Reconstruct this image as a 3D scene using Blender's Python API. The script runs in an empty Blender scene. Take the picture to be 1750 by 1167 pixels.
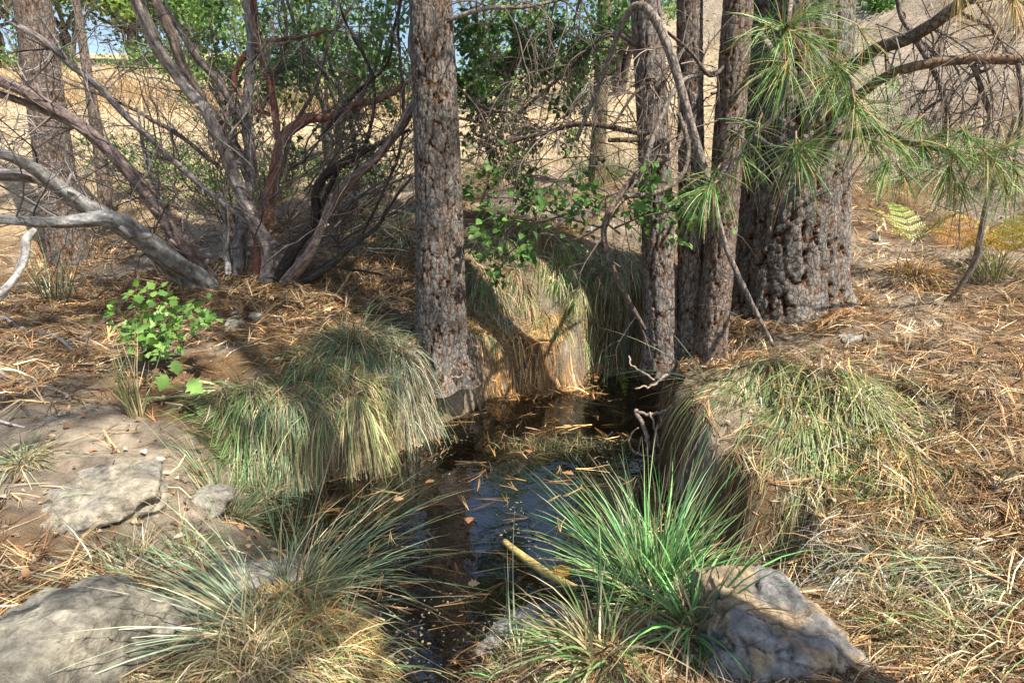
import bpy, bmesh, math, random
import numpy as np
from mathutils import Vector, Matrix
rs = np.random.RandomState(7)
random.seed(7)
S = bpy.context.scene
COL = S.collection
PI = math.pi

# ------------------------------------------------------------------ camera, sky, sun, exposure
PITCH = math.radians(14.0)
CAM = np.array([0.0, 0.0, 1.55])
FPX = 972.0
cam_d = bpy.data.cameras.new('camera'); cam_d.lens = 20.0; cam_d.sensor_width = 36.0
cam_d.clip_start = 0.05; cam_d.clip_end = 1500
cam = bpy.data.objects.new('camera', cam_d); COL.objects.link(cam)
cam.location = CAM; cam.rotation_euler = (math.radians(90) - PITCH, 0, 0)
S.camera = cam
AZ, EL = math.radians(-40), math.radians(54)          # azimuth from +X towards +Y
tosun = Vector((math.cos(EL) * math.cos(AZ), math.cos(EL) * math.sin(AZ), math.sin(EL)))
world = bpy.data.worlds.new('World'); S.world = world; world.use_nodes = True
nt = world.node_tree; nt.nodes.clear()
sky = nt.nodes.new('ShaderNodeTexSky'); sky.sky_type = 'NISHITA'; sky.sun_disc = False
sky.sun_elevation = EL; sky.sun_rotation = math.radians(90) - AZ
sky.air_density = 1.2; sky.dust_density = 1.5
bgn = nt.nodes.new('ShaderNodeBackground'); bgn.inputs['Strength'].default_value = 0.10
won = nt.nodes.new('ShaderNodeOutputWorld')
nt.links.new(sky.outputs[0], bgn.inputs[0]); nt.links.new(bgn.outputs[0], won.inputs[0])
sd = bpy.data.lights.new('sun', 'SUN'); sd.energy = 5.0; sd.angle = math.radians(0.53); sd.color = (1.0, 0.93, 0.82)
so = bpy.data.objects.new('sun', sd); COL.objects.link(so)
so.rotation_euler = tosun.to_track_quat('Z', 'Y').to_euler(); so.location = (6, 0, 12)
S.view_settings.view_transform = 'Standard'; S.view_settings.look = 'None'
S.view_settings.exposure = 1.12; S.view_settings.gamma = 1.0
S.view_settings.use_curve_mapping = False
S.render.engine = 'CYCLES'
S.cycles.max_bounces = 6; S.cycles.transparent_max_bounces = 8
S.cycles.diffuse_bounces = 3; S.cycles.glossy_bounces = 2; S.cycles.transmission_bounces = 3

# ------------------------------------------------------------------ maths helpers
CP, SP = math.cos(PITCH), math.sin(PITCH)
def P(u, v, y):
    """point of the place at depth y that the photograph shows at pixel (u, v)"""
    a = (u - 875.0) / FPX; b = -(v - 583.5) / FPX
    dy = CP + SP * b; dz = -SP + CP * b
    t = y / dy
    return np.array([a * t, y, CAM[2] + dz * t])
def PZ(u, v, z):
    a = (u - 875.0) / FPX; b = -(v - 583.5) / FPX
    dy = CP + SP * b; dz = -SP + CP * b
    t = (z - CAM[2]) / dz
    return np.array([a * t, dy * t, z])
def nrm(a):
    return a / np.maximum(np.linalg.norm(a, axis=-1, keepdims=True), 1e-9)
def sst(a, b, x):
    t = np.clip((x - a) / (b - a), 0, 1); return t * t * (3 - 2 * t)
def hsh(*k):
    h = np.zeros(np.broadcast(*k).shape, dtype=np.uint32)
    for q, m in zip(k, (374761393, 668265263, 2246822519, 3266489917)):
        h = h + (q.astype(np.int64) & 0xffffffff).astype(np.uint32) * np.uint32(m)
    h = (h ^ (h >> np.uint32(13))) * np.uint32(1274126177)
    h = (h ^ (h >> np.uint32(15))) * np.uint32(2654435761)
    return ((h ^ (h >> np.uint32(16))) & np.uint32(0xffffff)).astype(np.float64) / 16777215.0
def vn2(x, y, seed=0):
    i = np.floor(x); j = np.floor(y); fx = x - i; fy = y - j
    fx = fx * fx * (3 - 2 * fx); fy = fy * fy * (3 - 2 * fy)
    i = i.astype(np.int64); j = j.astype(np.int64); s = np.full(i.shape, seed, dtype=np.int64)
    a = hsh(i, j, s); b = hsh(i + 1, j, s); c = hsh(i, j + 1, s); d = hsh(i + 1, j + 1, s)
    return (a * (1 - fx) + b * fx) * (1 - fy) + (c * (1 - fx) + d * fx) * fy - 0.5
def fbm2(x, y, o=4, seed=0):
    r = 0; a = 1.0
    for k in range(o):
        r = r + a * vn2(x * 2 ** k + 17.3 * k, y * 2 ** k - 9.1 * k, seed + k); a *= 0.5
    return r
def vn3(p, seed=0):
    i = np.floor(p); f = p - i; f = f * f * (3 - 2 * f); i = i.astype(np.int64)
    s = np.full(i.shape[:-1], seed, dtype=np.int64); r = 0
    for dx in (0, 1):
        for dy in (0, 1):
            for dz in (0, 1):
                w = (f[..., 0] if dx else 1 - f[..., 0]) * (f[..., 1] if dy else 1 - f[..., 1]) * (f[..., 2] if dz else 1 - f[..., 2])
                r = r + w * hsh(i[..., 0] + dx, i[..., 1] + dy, i[..., 2] + dz, s)
    return r - 0.5
def fbm3(p, o=4, seed=0):
    r = 0; a = 1.0
    for k in range(o):
        r = r + a * vn3(p * 2 ** k + 11.7 * k, seed + k); a *= 0.5
    return r

# ------------------------------------------------------------------ the lie of the land
pond_px = [(768, 722), (808, 702), (838, 684), (900, 672), (985, 668), (1010, 640), (1075, 632), (1120, 668), (1128, 740),
           (1118, 800), (1150, 860), (1200, 915), (1262, 962), (1335, 972), (1300, 1000), (1180, 1010), (1060, 1022),
           (960, 1050), (850, 1078), (812, 1110), (800, 1200), (690, 1200), (686, 1120), (672, 1040), (640, 985),
           (560, 930), (505, 925), (462, 890), (470, 850), (560, 830), (640, 800), (700, 755)]
POND = np.array([PZ(u, v, 0.0)[:2] for u, v in pond_px])
def pond_sd(x, y):
    A = POND; B = np.roll(POND, -1, axis=0)
    best = np.full(x.shape, 1e9); ins = np.zeros(x.shape, bool)
    for a, b in zip(A, B):
        e = b - a; wx = x - a[0]; wy = y - a[1]
        t = np.clip((wx * e[0] + wy * e[1]) / (e @ e), 0, 1)
        best = np.minimum(best, (wx - e[0] * t) ** 2 + (wy - e[1] * t) ** 2)
        c = ((a[1] > y) != (b[1] > y)) & (x < (b[0] - a[0]) * (y - a[1]) / (b[1] - a[1] + 1e-12) + a[0])
        ins ^= c
    d = np.sqrt(best)
    return np.where(ins, -d, d)
CPT = np.array([
    (-3, -3, .4), (0, -3, .2), (3, -3, .5), (0, 0, .12), (-1.5, .3, .3), (1.5, .3, .4), (-.9, 1.3, .24), (-2, 1.4, .38),
    (0.1, 1.2, .1), (.5, 1.5, .13), (.95, 1.4, .22), (1.8, 1.3, .42), (-1.8, 2.2, .45), (-1.05, 2.1, .2), (-2.8, 2.4, .55),
    (-1.25, 3.2, .5), (-.62, 3.5, .46), (-2.5, 3.3, .62), (-4, 3.3, .7), (-.46, 3.9, .60), (-2.2, 4.8, .83), (-.9, 4.6, .74),
    (-4.5, 6, .9), (-3, 6.5, 1.3), (-6, 9, 2.2), (-4.5, 8.5, 2.1), (-3.5, 12, 3.0), (-11, 20, 5.4), (-15, 35, 9.5),
    (-8, 3, .9), (-.3, 5.0, .9), (.15, 4.75, .42), (.3, 5.3, 1.0), (.8, 4.9, .75), (.2, 6.2, 1.35), (.25, 10, 2.4), (.1, 18, 4.6), (0, 26, 6.4), (0, 40, 8),
    (1.0, 3.75, .55), (1.25, 3.5, .5), (2.09, 4.3, .78), (2.2, 5.6, 1.15), (3.5, 4.3, .95), (5, 5, 1.4), (4.4, 6, 1.45), (6.8, 10, 3.75),
    (5.6, 14, 5.1), (12, 14, 7.5), (10, 25, 11), (25, 25, 15), (3, 20, 6.4), (1.12, 2.8, .52), (1.5, 3.1, .62), (2.5, 3, .72),
    (2.7, 2, .62), (1.9, 2.3, .52), (1.3, 2.4, .42), (1.2, 1.9, .22), (-40, 40, 10), (-60, 0, 1), (60, 0, 14), (40, 60, 18), (0, 100, 8), (-80, 120, 0),
    (80, 120, 12), (0, -40, -1), (-40, -40, 0), (60, -60, 3), (-150, 0, 0), (150, 50, 20), (0, 150, 0)], dtype=float)
MQ = 0.5
_n = len(CPT)
_D = np.sqrt(((CPT[:, None, :2] - CPT[None, :, :2]) ** 2).sum(-1) + MQ * MQ)
_M = np.zeros((_n + 3, _n + 3)); _M[:_n, :_n] = _D + np.eye(_n) * -0.02
_M[:_n, _n] = 1; _M[:_n, _n + 1:] = CPT[:, :2]; _M[_n:, :_n] = _M[:_n, _n:].T
_W = np.linalg.solve(_M, np.concatenate([CPT[:, 2], [0, 0, 0]]))
MUD = PZ(965, 762, 0)
def H(x, y):
    x = np.asarray(x, float); y = np.asarray(y, float)
    sh = np.broadcast(x, y).shape; x = np.broadcast_to(x, sh).ravel(); y = np.broadcast_to(y, sh).ravel()
    land = _W[_n] + _W[_n + 1] * x + _W[_n + 2] * y
    for i in range(_n):
        land = land + _W[i] * np.sqrt((x - CPT[i, 0]) ** 2 + (y - CPT[i, 1]) ** 2 + MQ * MQ)
    r = np.sqrt(x * x + y * y)
    land = land + 0.05 * fbm2(x * 3.1, y * 3.1, 4, 3) * np.clip(r / 3, .6, 8) ** .7
    land = land + 0.026 * fbm2(x * 17, y * 17, 3, 31) * (r < 12)
    lump = np.exp(-((x - .4) / .9) ** 2 - ((y - 5.0) / .55) ** 2) * 1.5 + np.exp(-((x + 1.0) / .6) ** 2 - ((y - 3.1) / .5) ** 2) + np.exp(-((x - 1.5) / .55) ** 2 - ((y - 2.7) / .5) ** 2)
    land = land + lump * .15 * fbm2(x * 3.6 + 3, y * 3.6, 3, 41)
    land = np.maximum(land, 0.06 + 0.03 * fbm2(x * 9, y * 9, 2, 5))
    near = (np.abs(x) < 4) & (y > 0) & (y < 7)
    sdv = np.full(x.shape, 9.0)
    if near.any():
        sdv[near] = pond_sd(x[near], y[near]) + 0.07 * fbm2(x[near] * 7, y[near] * 7, 3, 9)
    w = np.where((x < -.35) & (y < 3.0), .42, .13)
    w = np.where((y < 1.95), .35, w)
    bed = -0.02 - 0.13 * sst(0, .3, -sdv) + .02 * fbm2(x * 12, y * 12, 3, 14)
    md = ((x - MUD[0]) / .42) ** 2 + ((y - MUD[1]) / .16) ** 2
    bed = bed + 0.145 * np.exp(-md * 1.3) * (1 + .5 * fbm2(x * 15, y * 15, 2, 44))
    z = np.where(sdv < 0, bed, -0.02 + (land + .02) * sst(0, 1, sdv / w) )
    return z.reshape(sh)
def H1(x, y): return float(H(np.array([x]), np.array([y]))[0])
def G(u, v):
    """where the ray through (u, v) meets the ground"""
    a = (u - 875.0) / FPX; b = -(v - 583.5) / FPX
    t = np.concatenate([np.arange(.6, 8, .02), np.arange(8, 60, .2)])
    x = a * t; y = (CP + SP * b) * t; z = CAM[2] + (-SP + CP * b) * t
    h = H(x, y); k = np.argmax(z < h)
    return np.array([x[k], y[k], h[k]])

# ------------------------------------------------------------------ mesh helpers
class Geo:
    def __init__(s): s.V = []; s.C = []; s.Q = []; s.T = []; s.n = 0
    def add(s, V, C, Q=None, T=None):
        V = np.asarray(V, float).reshape(-1, 3); C = np.asarray(C, float)
        if C.ndim == 1: C = np.broadcast_to(C, V.shape)
        if Q is not None and len(Q): s.Q.append(np.asarray(Q).reshape(-1, 4) + s.n)
        if T is not None and len(T): s.T.append(np.asarray(T).reshape(-1, 3) + s.n)
        s.V.append(V); s.C.append(C.reshape(-1, 3)); s.n += len(V)
    def mesh(s, name, mat, smooth=True, origin=None):
        V = np.concatenate(s.V); C = np.concatenate(s.C)
        if origin is not None: V = V - np.asarray(origin)
        Q = np.concatenate(s.Q) if s.Q else np.zeros((0, 4), int); T = np.concatenate(s.T) if s.T else np.zeros((0, 3), int)
        m = bpy.data.meshes.new(name)
        m.vertices.add(len(V)); m.vertices.foreach_set('co', V.astype(np.float32).ravel())
        li = np.concatenate([Q.ravel(), T.ravel()]).astype(np.int32)
        m.loops.add(len(li)); m.loops.foreach_set('vertex_index', li)
        nq, ntr = len(Q), len(T)
        st = np.concatenate([np.arange(nq) * 4, nq * 4 + np.arange(ntr) * 3]).astype(np.int32)
        m.polygons.add(nq + ntr); m.polygons.foreach_set('loop_start', st)
        m.polygons.foreach_set('use_smooth', np.full(nq + ntr, smooth))
        m.update(calc_edges=True); m.validate()
        a = m.color_attributes.new('Col', 'FLOAT_COLOR', 'POINT')
        a.data.foreach_set('color', np.concatenate([C, np.ones((len(C), 1))], 1).astype(np.float32).ravel())
        m.materials.append(mat)
        return m
    def build(s, name, mat, parent=None, smooth=True, kind=None, label=None):
        if not s.V: return None
        o = bpy.data.objects.new(name, s.mesh(name, mat, smooth, None if parent is None else world_loc(parent)))
        COL.objects.link(o)
        if parent is not None: o.parent = parent
        if kind: o['kind'] = kind
        if label: o['label'] = label
        return o
def world_loc(o):
    l = np.array(o.location)
    while o.parent is not None: o = o.parent; l = l + np.array(o.location)
    return l
def tag(o, label, cat, group=None, kind=None):
    o['label'] = label; o['category'] = cat
    if group: o['group'] = group
    if kind: o['kind'] = kind
    return o
def thing(name, label, cat, loc, group=None):
    o = bpy.data.objects.new(name, None); COL.objects.link(o); o.location = [float(c) for c in loc]
    o.empty_display_size = .1
    return tag(o, label, cat, group)

def spline(pts, step):
    pts = np.asarray(pts, float); out = []
    Pp = np.vstack([2 * pts[0] - pts[1], pts, 2 * pts[-1] - pts[-2]])
    for i in range(1, len(Pp) - 2):
        a, b, c, d = Pp[i - 1:i + 3]
        n = max(2, int(np.linalg.norm((c - b)[:3]) / step))
        t = np.linspace(0, 1, n, endpoint=False)[:, None]
        out.append(.5 * (2 * b + (c - a) * t + (2 * a - 5 * b + 4 * c - d) * t ** 2 + (3 * b - a - 3 * c + d) * t ** 3))
    out.append(pts[-1:]); return np.vstack(out)
def frames(C):
    T = np.gradient(C, axis=0); T = nrm(T)
    up = np.array([0, 0, 1.0]) if abs(T[0][2]) < .9 else np.array([1.0, 0, 0])
    N = np.zeros_like(C); n = up - T[0] * (up @ T[0]); N[0] = n / np.linalg.norm(n)
    for i in range(1, len(C)):
        n = N[i - 1] - T[i] * (N[i - 1] @ T[i]); N[i] = n / max(np.linalg.norm(n), 1e-9)
    return T, N, np.cross(T, N)
def tube(g, C, R, ns, col, rough=None, cap=True):
    """tube round centre line C with radii R; rough(ang, s) -> (radius factor, colour factor)"""
    C = np.asarray(C, float); R = np.asarray(R, float); n = len(C)
    T, N, B = frames(C)
    a = np.linspace(0, 2 * PI, ns, endpoint=False)
    rr = R[:, None] * np.ones((1, ns)); cc = np.ones((n, ns, 3)) * np.asarray(col, float).reshape((-1, 1, 3) if np.ndim(col) == 2 else (1, 1, 3))
    if rough is not None:
        s = np.concatenate([[0], np.cumsum(np.linalg.norm(np.diff(C, axis=0), axis=1))])
        f, cf = rough(a[None, :] + 0 * s[:, None], s[:, None] + 0 * a[None, :], rr)
        rr = rr * f; cc = cc * cf if np.ndim(cf) == 3 else cc * np.asarray(cf)[..., None]
    V = C[:, None] + rr[..., None] * (np.cos(a)[None, :, None] * N[:, None] + np.sin(a)[None, :, None] * B[:, None])
    i = np.arange(n - 1)[:, None]; j = np.arange(ns)[None, :]; k = (j + 1) % ns
    Q = np.stack([i * ns + j, i * ns + k, (i + 1) * ns + k, (i + 1) * ns + j], -1).reshape(-1, 4)
    T3 = None; VV = V.reshape(-1, 3); CC = cc.reshape(-1, 3)
    if cap:
        VV = np.vstack([VV, C[-1:] + T[-1] * R[-1] * .4, C[:1] - T[0] * R[0] * .4]); CC = np.vstack([CC, CC[-1:], CC[:1]])
        jj = np.arange(ns); kk = (jj + 1) % ns
        T3 = np.vstack([np.stack([(n - 1) * ns + jj, (n - 1) * ns + kk, np.full(ns, n * ns)], -1),
                        np.stack([kk, jj, np.full(ns, n * ns + 1)], -1)])
    g.add(VV, CC, Q, T3)
def ribbons(g, Pc, W, side, C):
    """Pc (n,k,3) centre lines, W (n,k) widths, side (n,3) or (n,k,3), C (n,k,3)"""
    n, k, _ = Pc.shape
    if side.ndim == 2: side = side[:, None, :]
    V = np.stack([Pc - side * W[..., None] * .5, Pc + side * W[..., None] * .5], 2)
    CC = np.repeat(C[:, :, None, :], 2, 2)
    b = (np.arange(n) * k * 2)[:, None] + (np.arange(k - 1) * 2)[None, :]
    Q = np.stack([b, b + 1, b + 3, b + 2], -1).reshape(-1, 4)
    g.add(V.reshape(-1, 3), CC.reshape(-1, 3), Q)
def leaves(g, c, d, nn, L, W, col, fold=.25):
    """six-point folded leaves: base c, direction d, normal nn"""
    d = nrm(d); s = nrm(np.cross(d, nn)); nn = np.cross(s, d)
    L = L[:, None]; W = W[:, None]
    p = [c, c + d * L * .33 - s * W * .5 + nn * W * fold, c + d * L * .33 + s * W * .5 + nn * W * fold,
         c + d * L * .72 - s * W * .38 + nn * W * fold * .6, c + d * L * .72 + s * W * .38 + nn * W * fold * .6, c + d * L]
    V = np.stack(p, 1); n = len(c); b = (np.arange(n) * 6)[:, None]
    T = np.concatenate([b + np.array(t)[None] for t in ([0, 2, 1], [1, 2, 4], [1, 4, 3], [3, 4, 5])], 0)
    g.add(V.reshape(-1, 3), np.repeat(col[:, None], 6, 1).reshape(-1, 3), None, T)

# ------------------------------------------------------------------ materials
def mat(name, rough=.8, spec=.3, bump=0.0, bscale=40, vary=.25, vscale=8, transl=0.0, stretch=None, flake=None):
    m = bpy.data.materials.new(name); m.use_nodes = True; t = m.node_tree; N = t.nodes; N.clear(); K = t.links.new
    out = N.new('ShaderNodeOutputMaterial'); b = N.new('ShaderNodeBsdfPrincipled')
    b.inputs['Roughness'].default_value = rough; b.inputs['Specular IOR Level'].default_value = spec
    at = N.new('ShaderNodeAttribute'); at.attribute_name = 'Col'
    geo = N.new('ShaderNodeNewGeometry'); src = geo.outputs['Position']
    if stretch:
        mp = N.new('ShaderNodeMapping'); mp.inputs['Scale'].default_value = stretch; K(src, mp.inputs[0]); src = mp.outputs[0]
    col = at.outputs['Color']
    if vary > 0:
        n1 = N.new('ShaderNodeTexNoise'); n1.inputs['Scale'].default_value = vscale; n1.inputs['Detail'].default_value = 6; n1.inputs['Roughness'].default_value = .65
        K(src, n1.inputs['Vector'])
        mr = N.new('ShaderNodeMapRange'); mr.inputs[1].default_value = .3; mr.inputs[2].default_value = .7
        mr.inputs[3].default_value = 1 - vary; mr.inputs[4].default_value = 1 + vary; K(n1.outputs['Fac'], mr.inputs[0])
        vm = N.new('ShaderNodeVectorMath'); vm.operation = 'SCALE'; K(col, vm.inputs[0]); K(mr.outputs[0], vm.inputs['Scale']); col = vm.outputs[0]
    if flake:
        fs, fz, fd, fb, fw = flake                     # scale, vertical squeeze, darkness in cracks, depth, line width
        mp2 = N.new('ShaderNodeMapping'); mp2.inputs['Scale'].default_value = (1, 1, fz); K(geo.outputs['Position'], mp2.inputs[0])
        nz = N.new('ShaderNodeTexNoise'); nz.inputs['Scale'].default_value = fs * .6; nz.inputs['Detail'].default_value = 4; K(mp2.outputs[0], nz.inputs['Vector'])
        ad = N.new('ShaderNodeVectorMath'); ad.operation = 'MULTIPLY_ADD'; K(nz.outputs['Color'], ad.inputs[0]); ad.inputs[1].default_value = (1.6 / fs,) * 3; K(mp2.outputs[0], ad.inputs[2])
        vo = N.new('ShaderNodeTexVoronoi'); vo.feature = 'DISTANCE_TO_EDGE'; vo.inputs['Scale'].default_value = fs; K(ad.outputs[0], vo.inputs['Vector'])
        fm = N.new('ShaderNodeMapRange'); fm.inputs[1].default_value = 0; fm.inputs[2].default_value = fw; fm.inputs[3].default_value = fd; fm.inputs[4].default_value = 1; K(vo.outputs['Distance'], fm.inputs[0])
        v2 = N.new('ShaderNodeVectorMath'); v2.operation = 'SCALE'; K(col, v2.inputs[0]); K(fm.outputs[0], v2.inputs['Scale']); col = v2.outputs[0]
    K(col, b.inputs['Base Color'])
    if bump > 0:
        n2 = N.new('ShaderNodeTexNoise'); n2.inputs['Scale'].default_value = bscale; n2.inputs['Detail'].default_value = 8; n2.inputs['Roughness'].default_value = .7
        K(src, n2.inputs['Vector'])
        bp = N.new('ShaderNodeBump'); bp.inputs['Strength'].default_value = 1; bp.inputs['Distance'].default_value = bump
        K(n2.outputs['Fac'], bp.inputs['Height']); K(bp.outputs[0], b.inputs['Normal'])
        if flake:
            b2 = N.new('ShaderNodeBump'); b2.inputs['Distance'].default_value = fb; K(fm.outputs[0], b2.inputs['Height']); K(bp.outputs[0], b2.inputs['Normal']); K(b2.outputs[0], b.inputs['Normal'])
    sh = b.outputs[0]
    if transl > 0:
        tr = N.new('ShaderNodeBsdfTranslucent'); K(col, tr.inputs['Color'])
        mx = N.new('ShaderNodeMixShader'); mx.inputs[0].default_value = transl; K(sh, mx.inputs[1]); K(tr.outputs[0], mx.inputs[2]); sh = mx.outputs[0]
    K(sh, out.inputs['Surface']); return m
M_soil = mat('soil', .95, .1, .03, 30, .45, 16)
M_rock = mat('rock', .9, .2, .026, 34, .55, 30, flake=(3.5, 1.6, .78, .006, .02))
M_bark = mat('pine_bark', .9, .15, .010, 90, .38, 60, flake=(34, .45, .45, .006, .16))
M_wood = mat('weathered_wood', .8, .2, .007, 90, .5, 50)
M_twig = mat('twig_wood', .8, .2, 0, 1, .2, 30)
M_blade = mat('grass_blade', .45, .4, 0, 1, 0, 1, .25)
M_dry = mat('dry_blade', .65, .25, 0, 1, 0, 1, .2)
M_needle = mat('pine_needle', .5, .3, 0, 1, 0, 1, .12)
M_leaf = mat('leaf', .45, .35, 0, 1, .15, 30, .28)
def water_mat():
    m = bpy.data.materials.new('pond_water'); m.use_nodes = True; t = m.node_tree; N = t.nodes; N.clear(); K = t.links.new
    out = N.new('ShaderNodeOutputMaterial'); tr = N.new('ShaderNodeBsdfTransparent'); tr.inputs[0].default_value = (.90, .83, .70, 1)
    gl = N.new('ShaderNodeBsdfGlossy'); gl.inputs['Roughness'].default_value = .012; gl.inputs['Color'].default_value = (1, 1, 1, 1)
    fr = N.new('ShaderNodeFresnel'); fr.inputs['IOR'].default_value = 2.0
    geo = N.new('ShaderNodeNewGeometry'); n = N.new('ShaderNodeTexNoise'); n.inputs['Scale'].default_value = 9; n.inputs['Detail'].default_value = 3
    K(geo.outputs['Position'], n.inputs['Vector'])
    bp = N.new('ShaderNodeBump'); bp.inputs['Distance'].default_value = .005; K(n.outputs['Fac'], bp.inputs['Height'])
    K(bp.outputs[0], gl.inputs['Normal']); K(bp.outputs[0], fr.inputs['Normal'])
    mx = N.new('ShaderNodeMixShader'); K(fr.outputs[0], mx.inputs[0]); K(tr.outputs[0], mx.inputs[1]); K(gl.outputs[0], mx.inputs[2])
    K(mx.outputs[0], out.inputs['Surface']); return m
M_water = water_mat()

# ------------------------------------------------------------------ ground and water
def lerp(a, b, t): return a + (b - a) * t
def C3(*c): return np.array(c, float)
def make_ground():
    n = 405
    s = np.linspace(-1, 1, n); k = 6.4
    X = 160 * np.sinh(k * s) / math.sinh(k) + .1
    s2 = np.linspace(-.62, 1, n); Y = 2.9 + 160 * np.sinh(k * s2) / math.sinh(k)
    XX, YY = np.meshgrid(X, Y); Z = H(XX, YY)
    x, y = XX.ravel(), YY.ravel(); sdv = np.full(x.shape, 9.0); nr = (np.abs(x) < 4) & (y > 0) & (y < 7)
    sdv[nr] = pond_sd(x[nr], y[nr])
    a = sst(-.15, .2, fbm2(x * 1.7, y * 1.7, 4, 60)); b = fbm2(x * 6, y * 6, 4, 61) + .5
    dirt = lerp(C3(.16, .127, .095), C3(.32, .262, .195), np.clip(b, 0, 1)[:, None])
    lit = lerp(C3(.10, .06, .032), C3(.22, .14, .075), np.clip(b, 0, 1)[:, None])
    c = lerp(dirt, lit, a[:, None])
    straw = lerp(C3(.36, .27, .16), C3(.50, .40, .25), np.clip(b, 0, 1)[:, None])
    f = sst(6.6, 10.5, y + .25 * np.abs(x) * (x < 0) + fbm2(x, y, 3, 66))
    c = lerp(c, straw, f[:, None])
    greyh = sst(3, 6, x) * sst(6, 9, y)
    c = lerp(c, lerp(C3(.13, .11, .095), C3(.28, .235, .19), np.clip(b * 1.2, 0, 1)[:, None]), (greyh * .8)[:, None])
    wet = 1 - sst(-.02, .10, Z.ravel()); wet[sdv > .6] = 0
    c = lerp(c, lerp(C3(.07, .052, .03), C3(.25, .19, .115), np.clip(b, 0, 1)[:, None]), wet[:, None])
    md = np.exp(-(((x - MUD[0]) / .5) ** 2 + ((y - MUD[1]) / .22) ** 2))
    c = lerp(c, C3(.11, .10, .06), np.clip(md * 1.2, 0, 1)[:, None] * .8)
    i = np.arange(n - 1)[:, None]; j = np.arange(n - 1)[None]
    Q = np.stack([i * n + j, i * n + j + 1, (i + 1) * n + j + 1, (i + 1) * n + j], -1).reshape(-1, 4)
    g = Geo(); g.add(np.stack([x, y, Z.ravel()], 1), c, Q)
    o = g.build('ground', M_soil); o['kind'] = 'structure'; o['label'] = 'dusty tan creek bank and dry hillside soil'
make_ground()
def make_water():
    n = 40; X = np.linspace(-1.75, 2.0, n); Y = np.linspace(.9, 5.2, n); XX, YY = np.meshgrid(X, Y)
    i = np.arange(n - 1)[:, None]; j = np.arange(n - 1)[None]
    Q = np.stack([i * n + j, i * n + j + 1, (i + 1) * n + j + 1, (i + 1) * n + j], -1).reshape(-1, 4)
    g = Geo(); g.add(np.stack([XX.ravel(), YY.ravel(), 0 * XX.ravel()], 1), C3(.1, .1, .1), Q)
    o = g.build('water', M_water); o['kind'] = 'structure'; o['label'] = 'shallow dark creek pool reflecting blue sky'
make_water()

# ------------------------------------------------------------------ pine trunks with plated bark
def vor(x, y, wrap, seed):
    """2D cell pattern; x wraps after `wrap` cells. returns F1, F2, cell id"""
    i = np.floor(x).astype(np.int64); j = np.floor(y).astype(np.int64)
    f1 = np.full(x.shape, 9.0); f2 = np.full(x.shape, 9.0); cid = np.zeros(x.shape)
    s = np.full(x.shape, seed, dtype=np.int64)
    for a in (-1, 0, 1):
        for b in (-1, 0, 1):
            ci = i + a; cj = j + b; cw = np.mod(ci, wrap)
            px = ci + .15 + .7 * hsh(cw, cj, s); py = cj + .1 + .8 * hsh(cw, cj, s + 7)
            d = np.sqrt((px - x) ** 2 + (py - y) ** 2)
            r = hsh(cw, cj, s + 13)
            nf = d < f1
            f2 = np.where(nf, f1, np.minimum(f2, d)); cid = np.where(nf, r, cid); f1 = np.where(nf, d, f1)
    return f1, f2, cid
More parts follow.
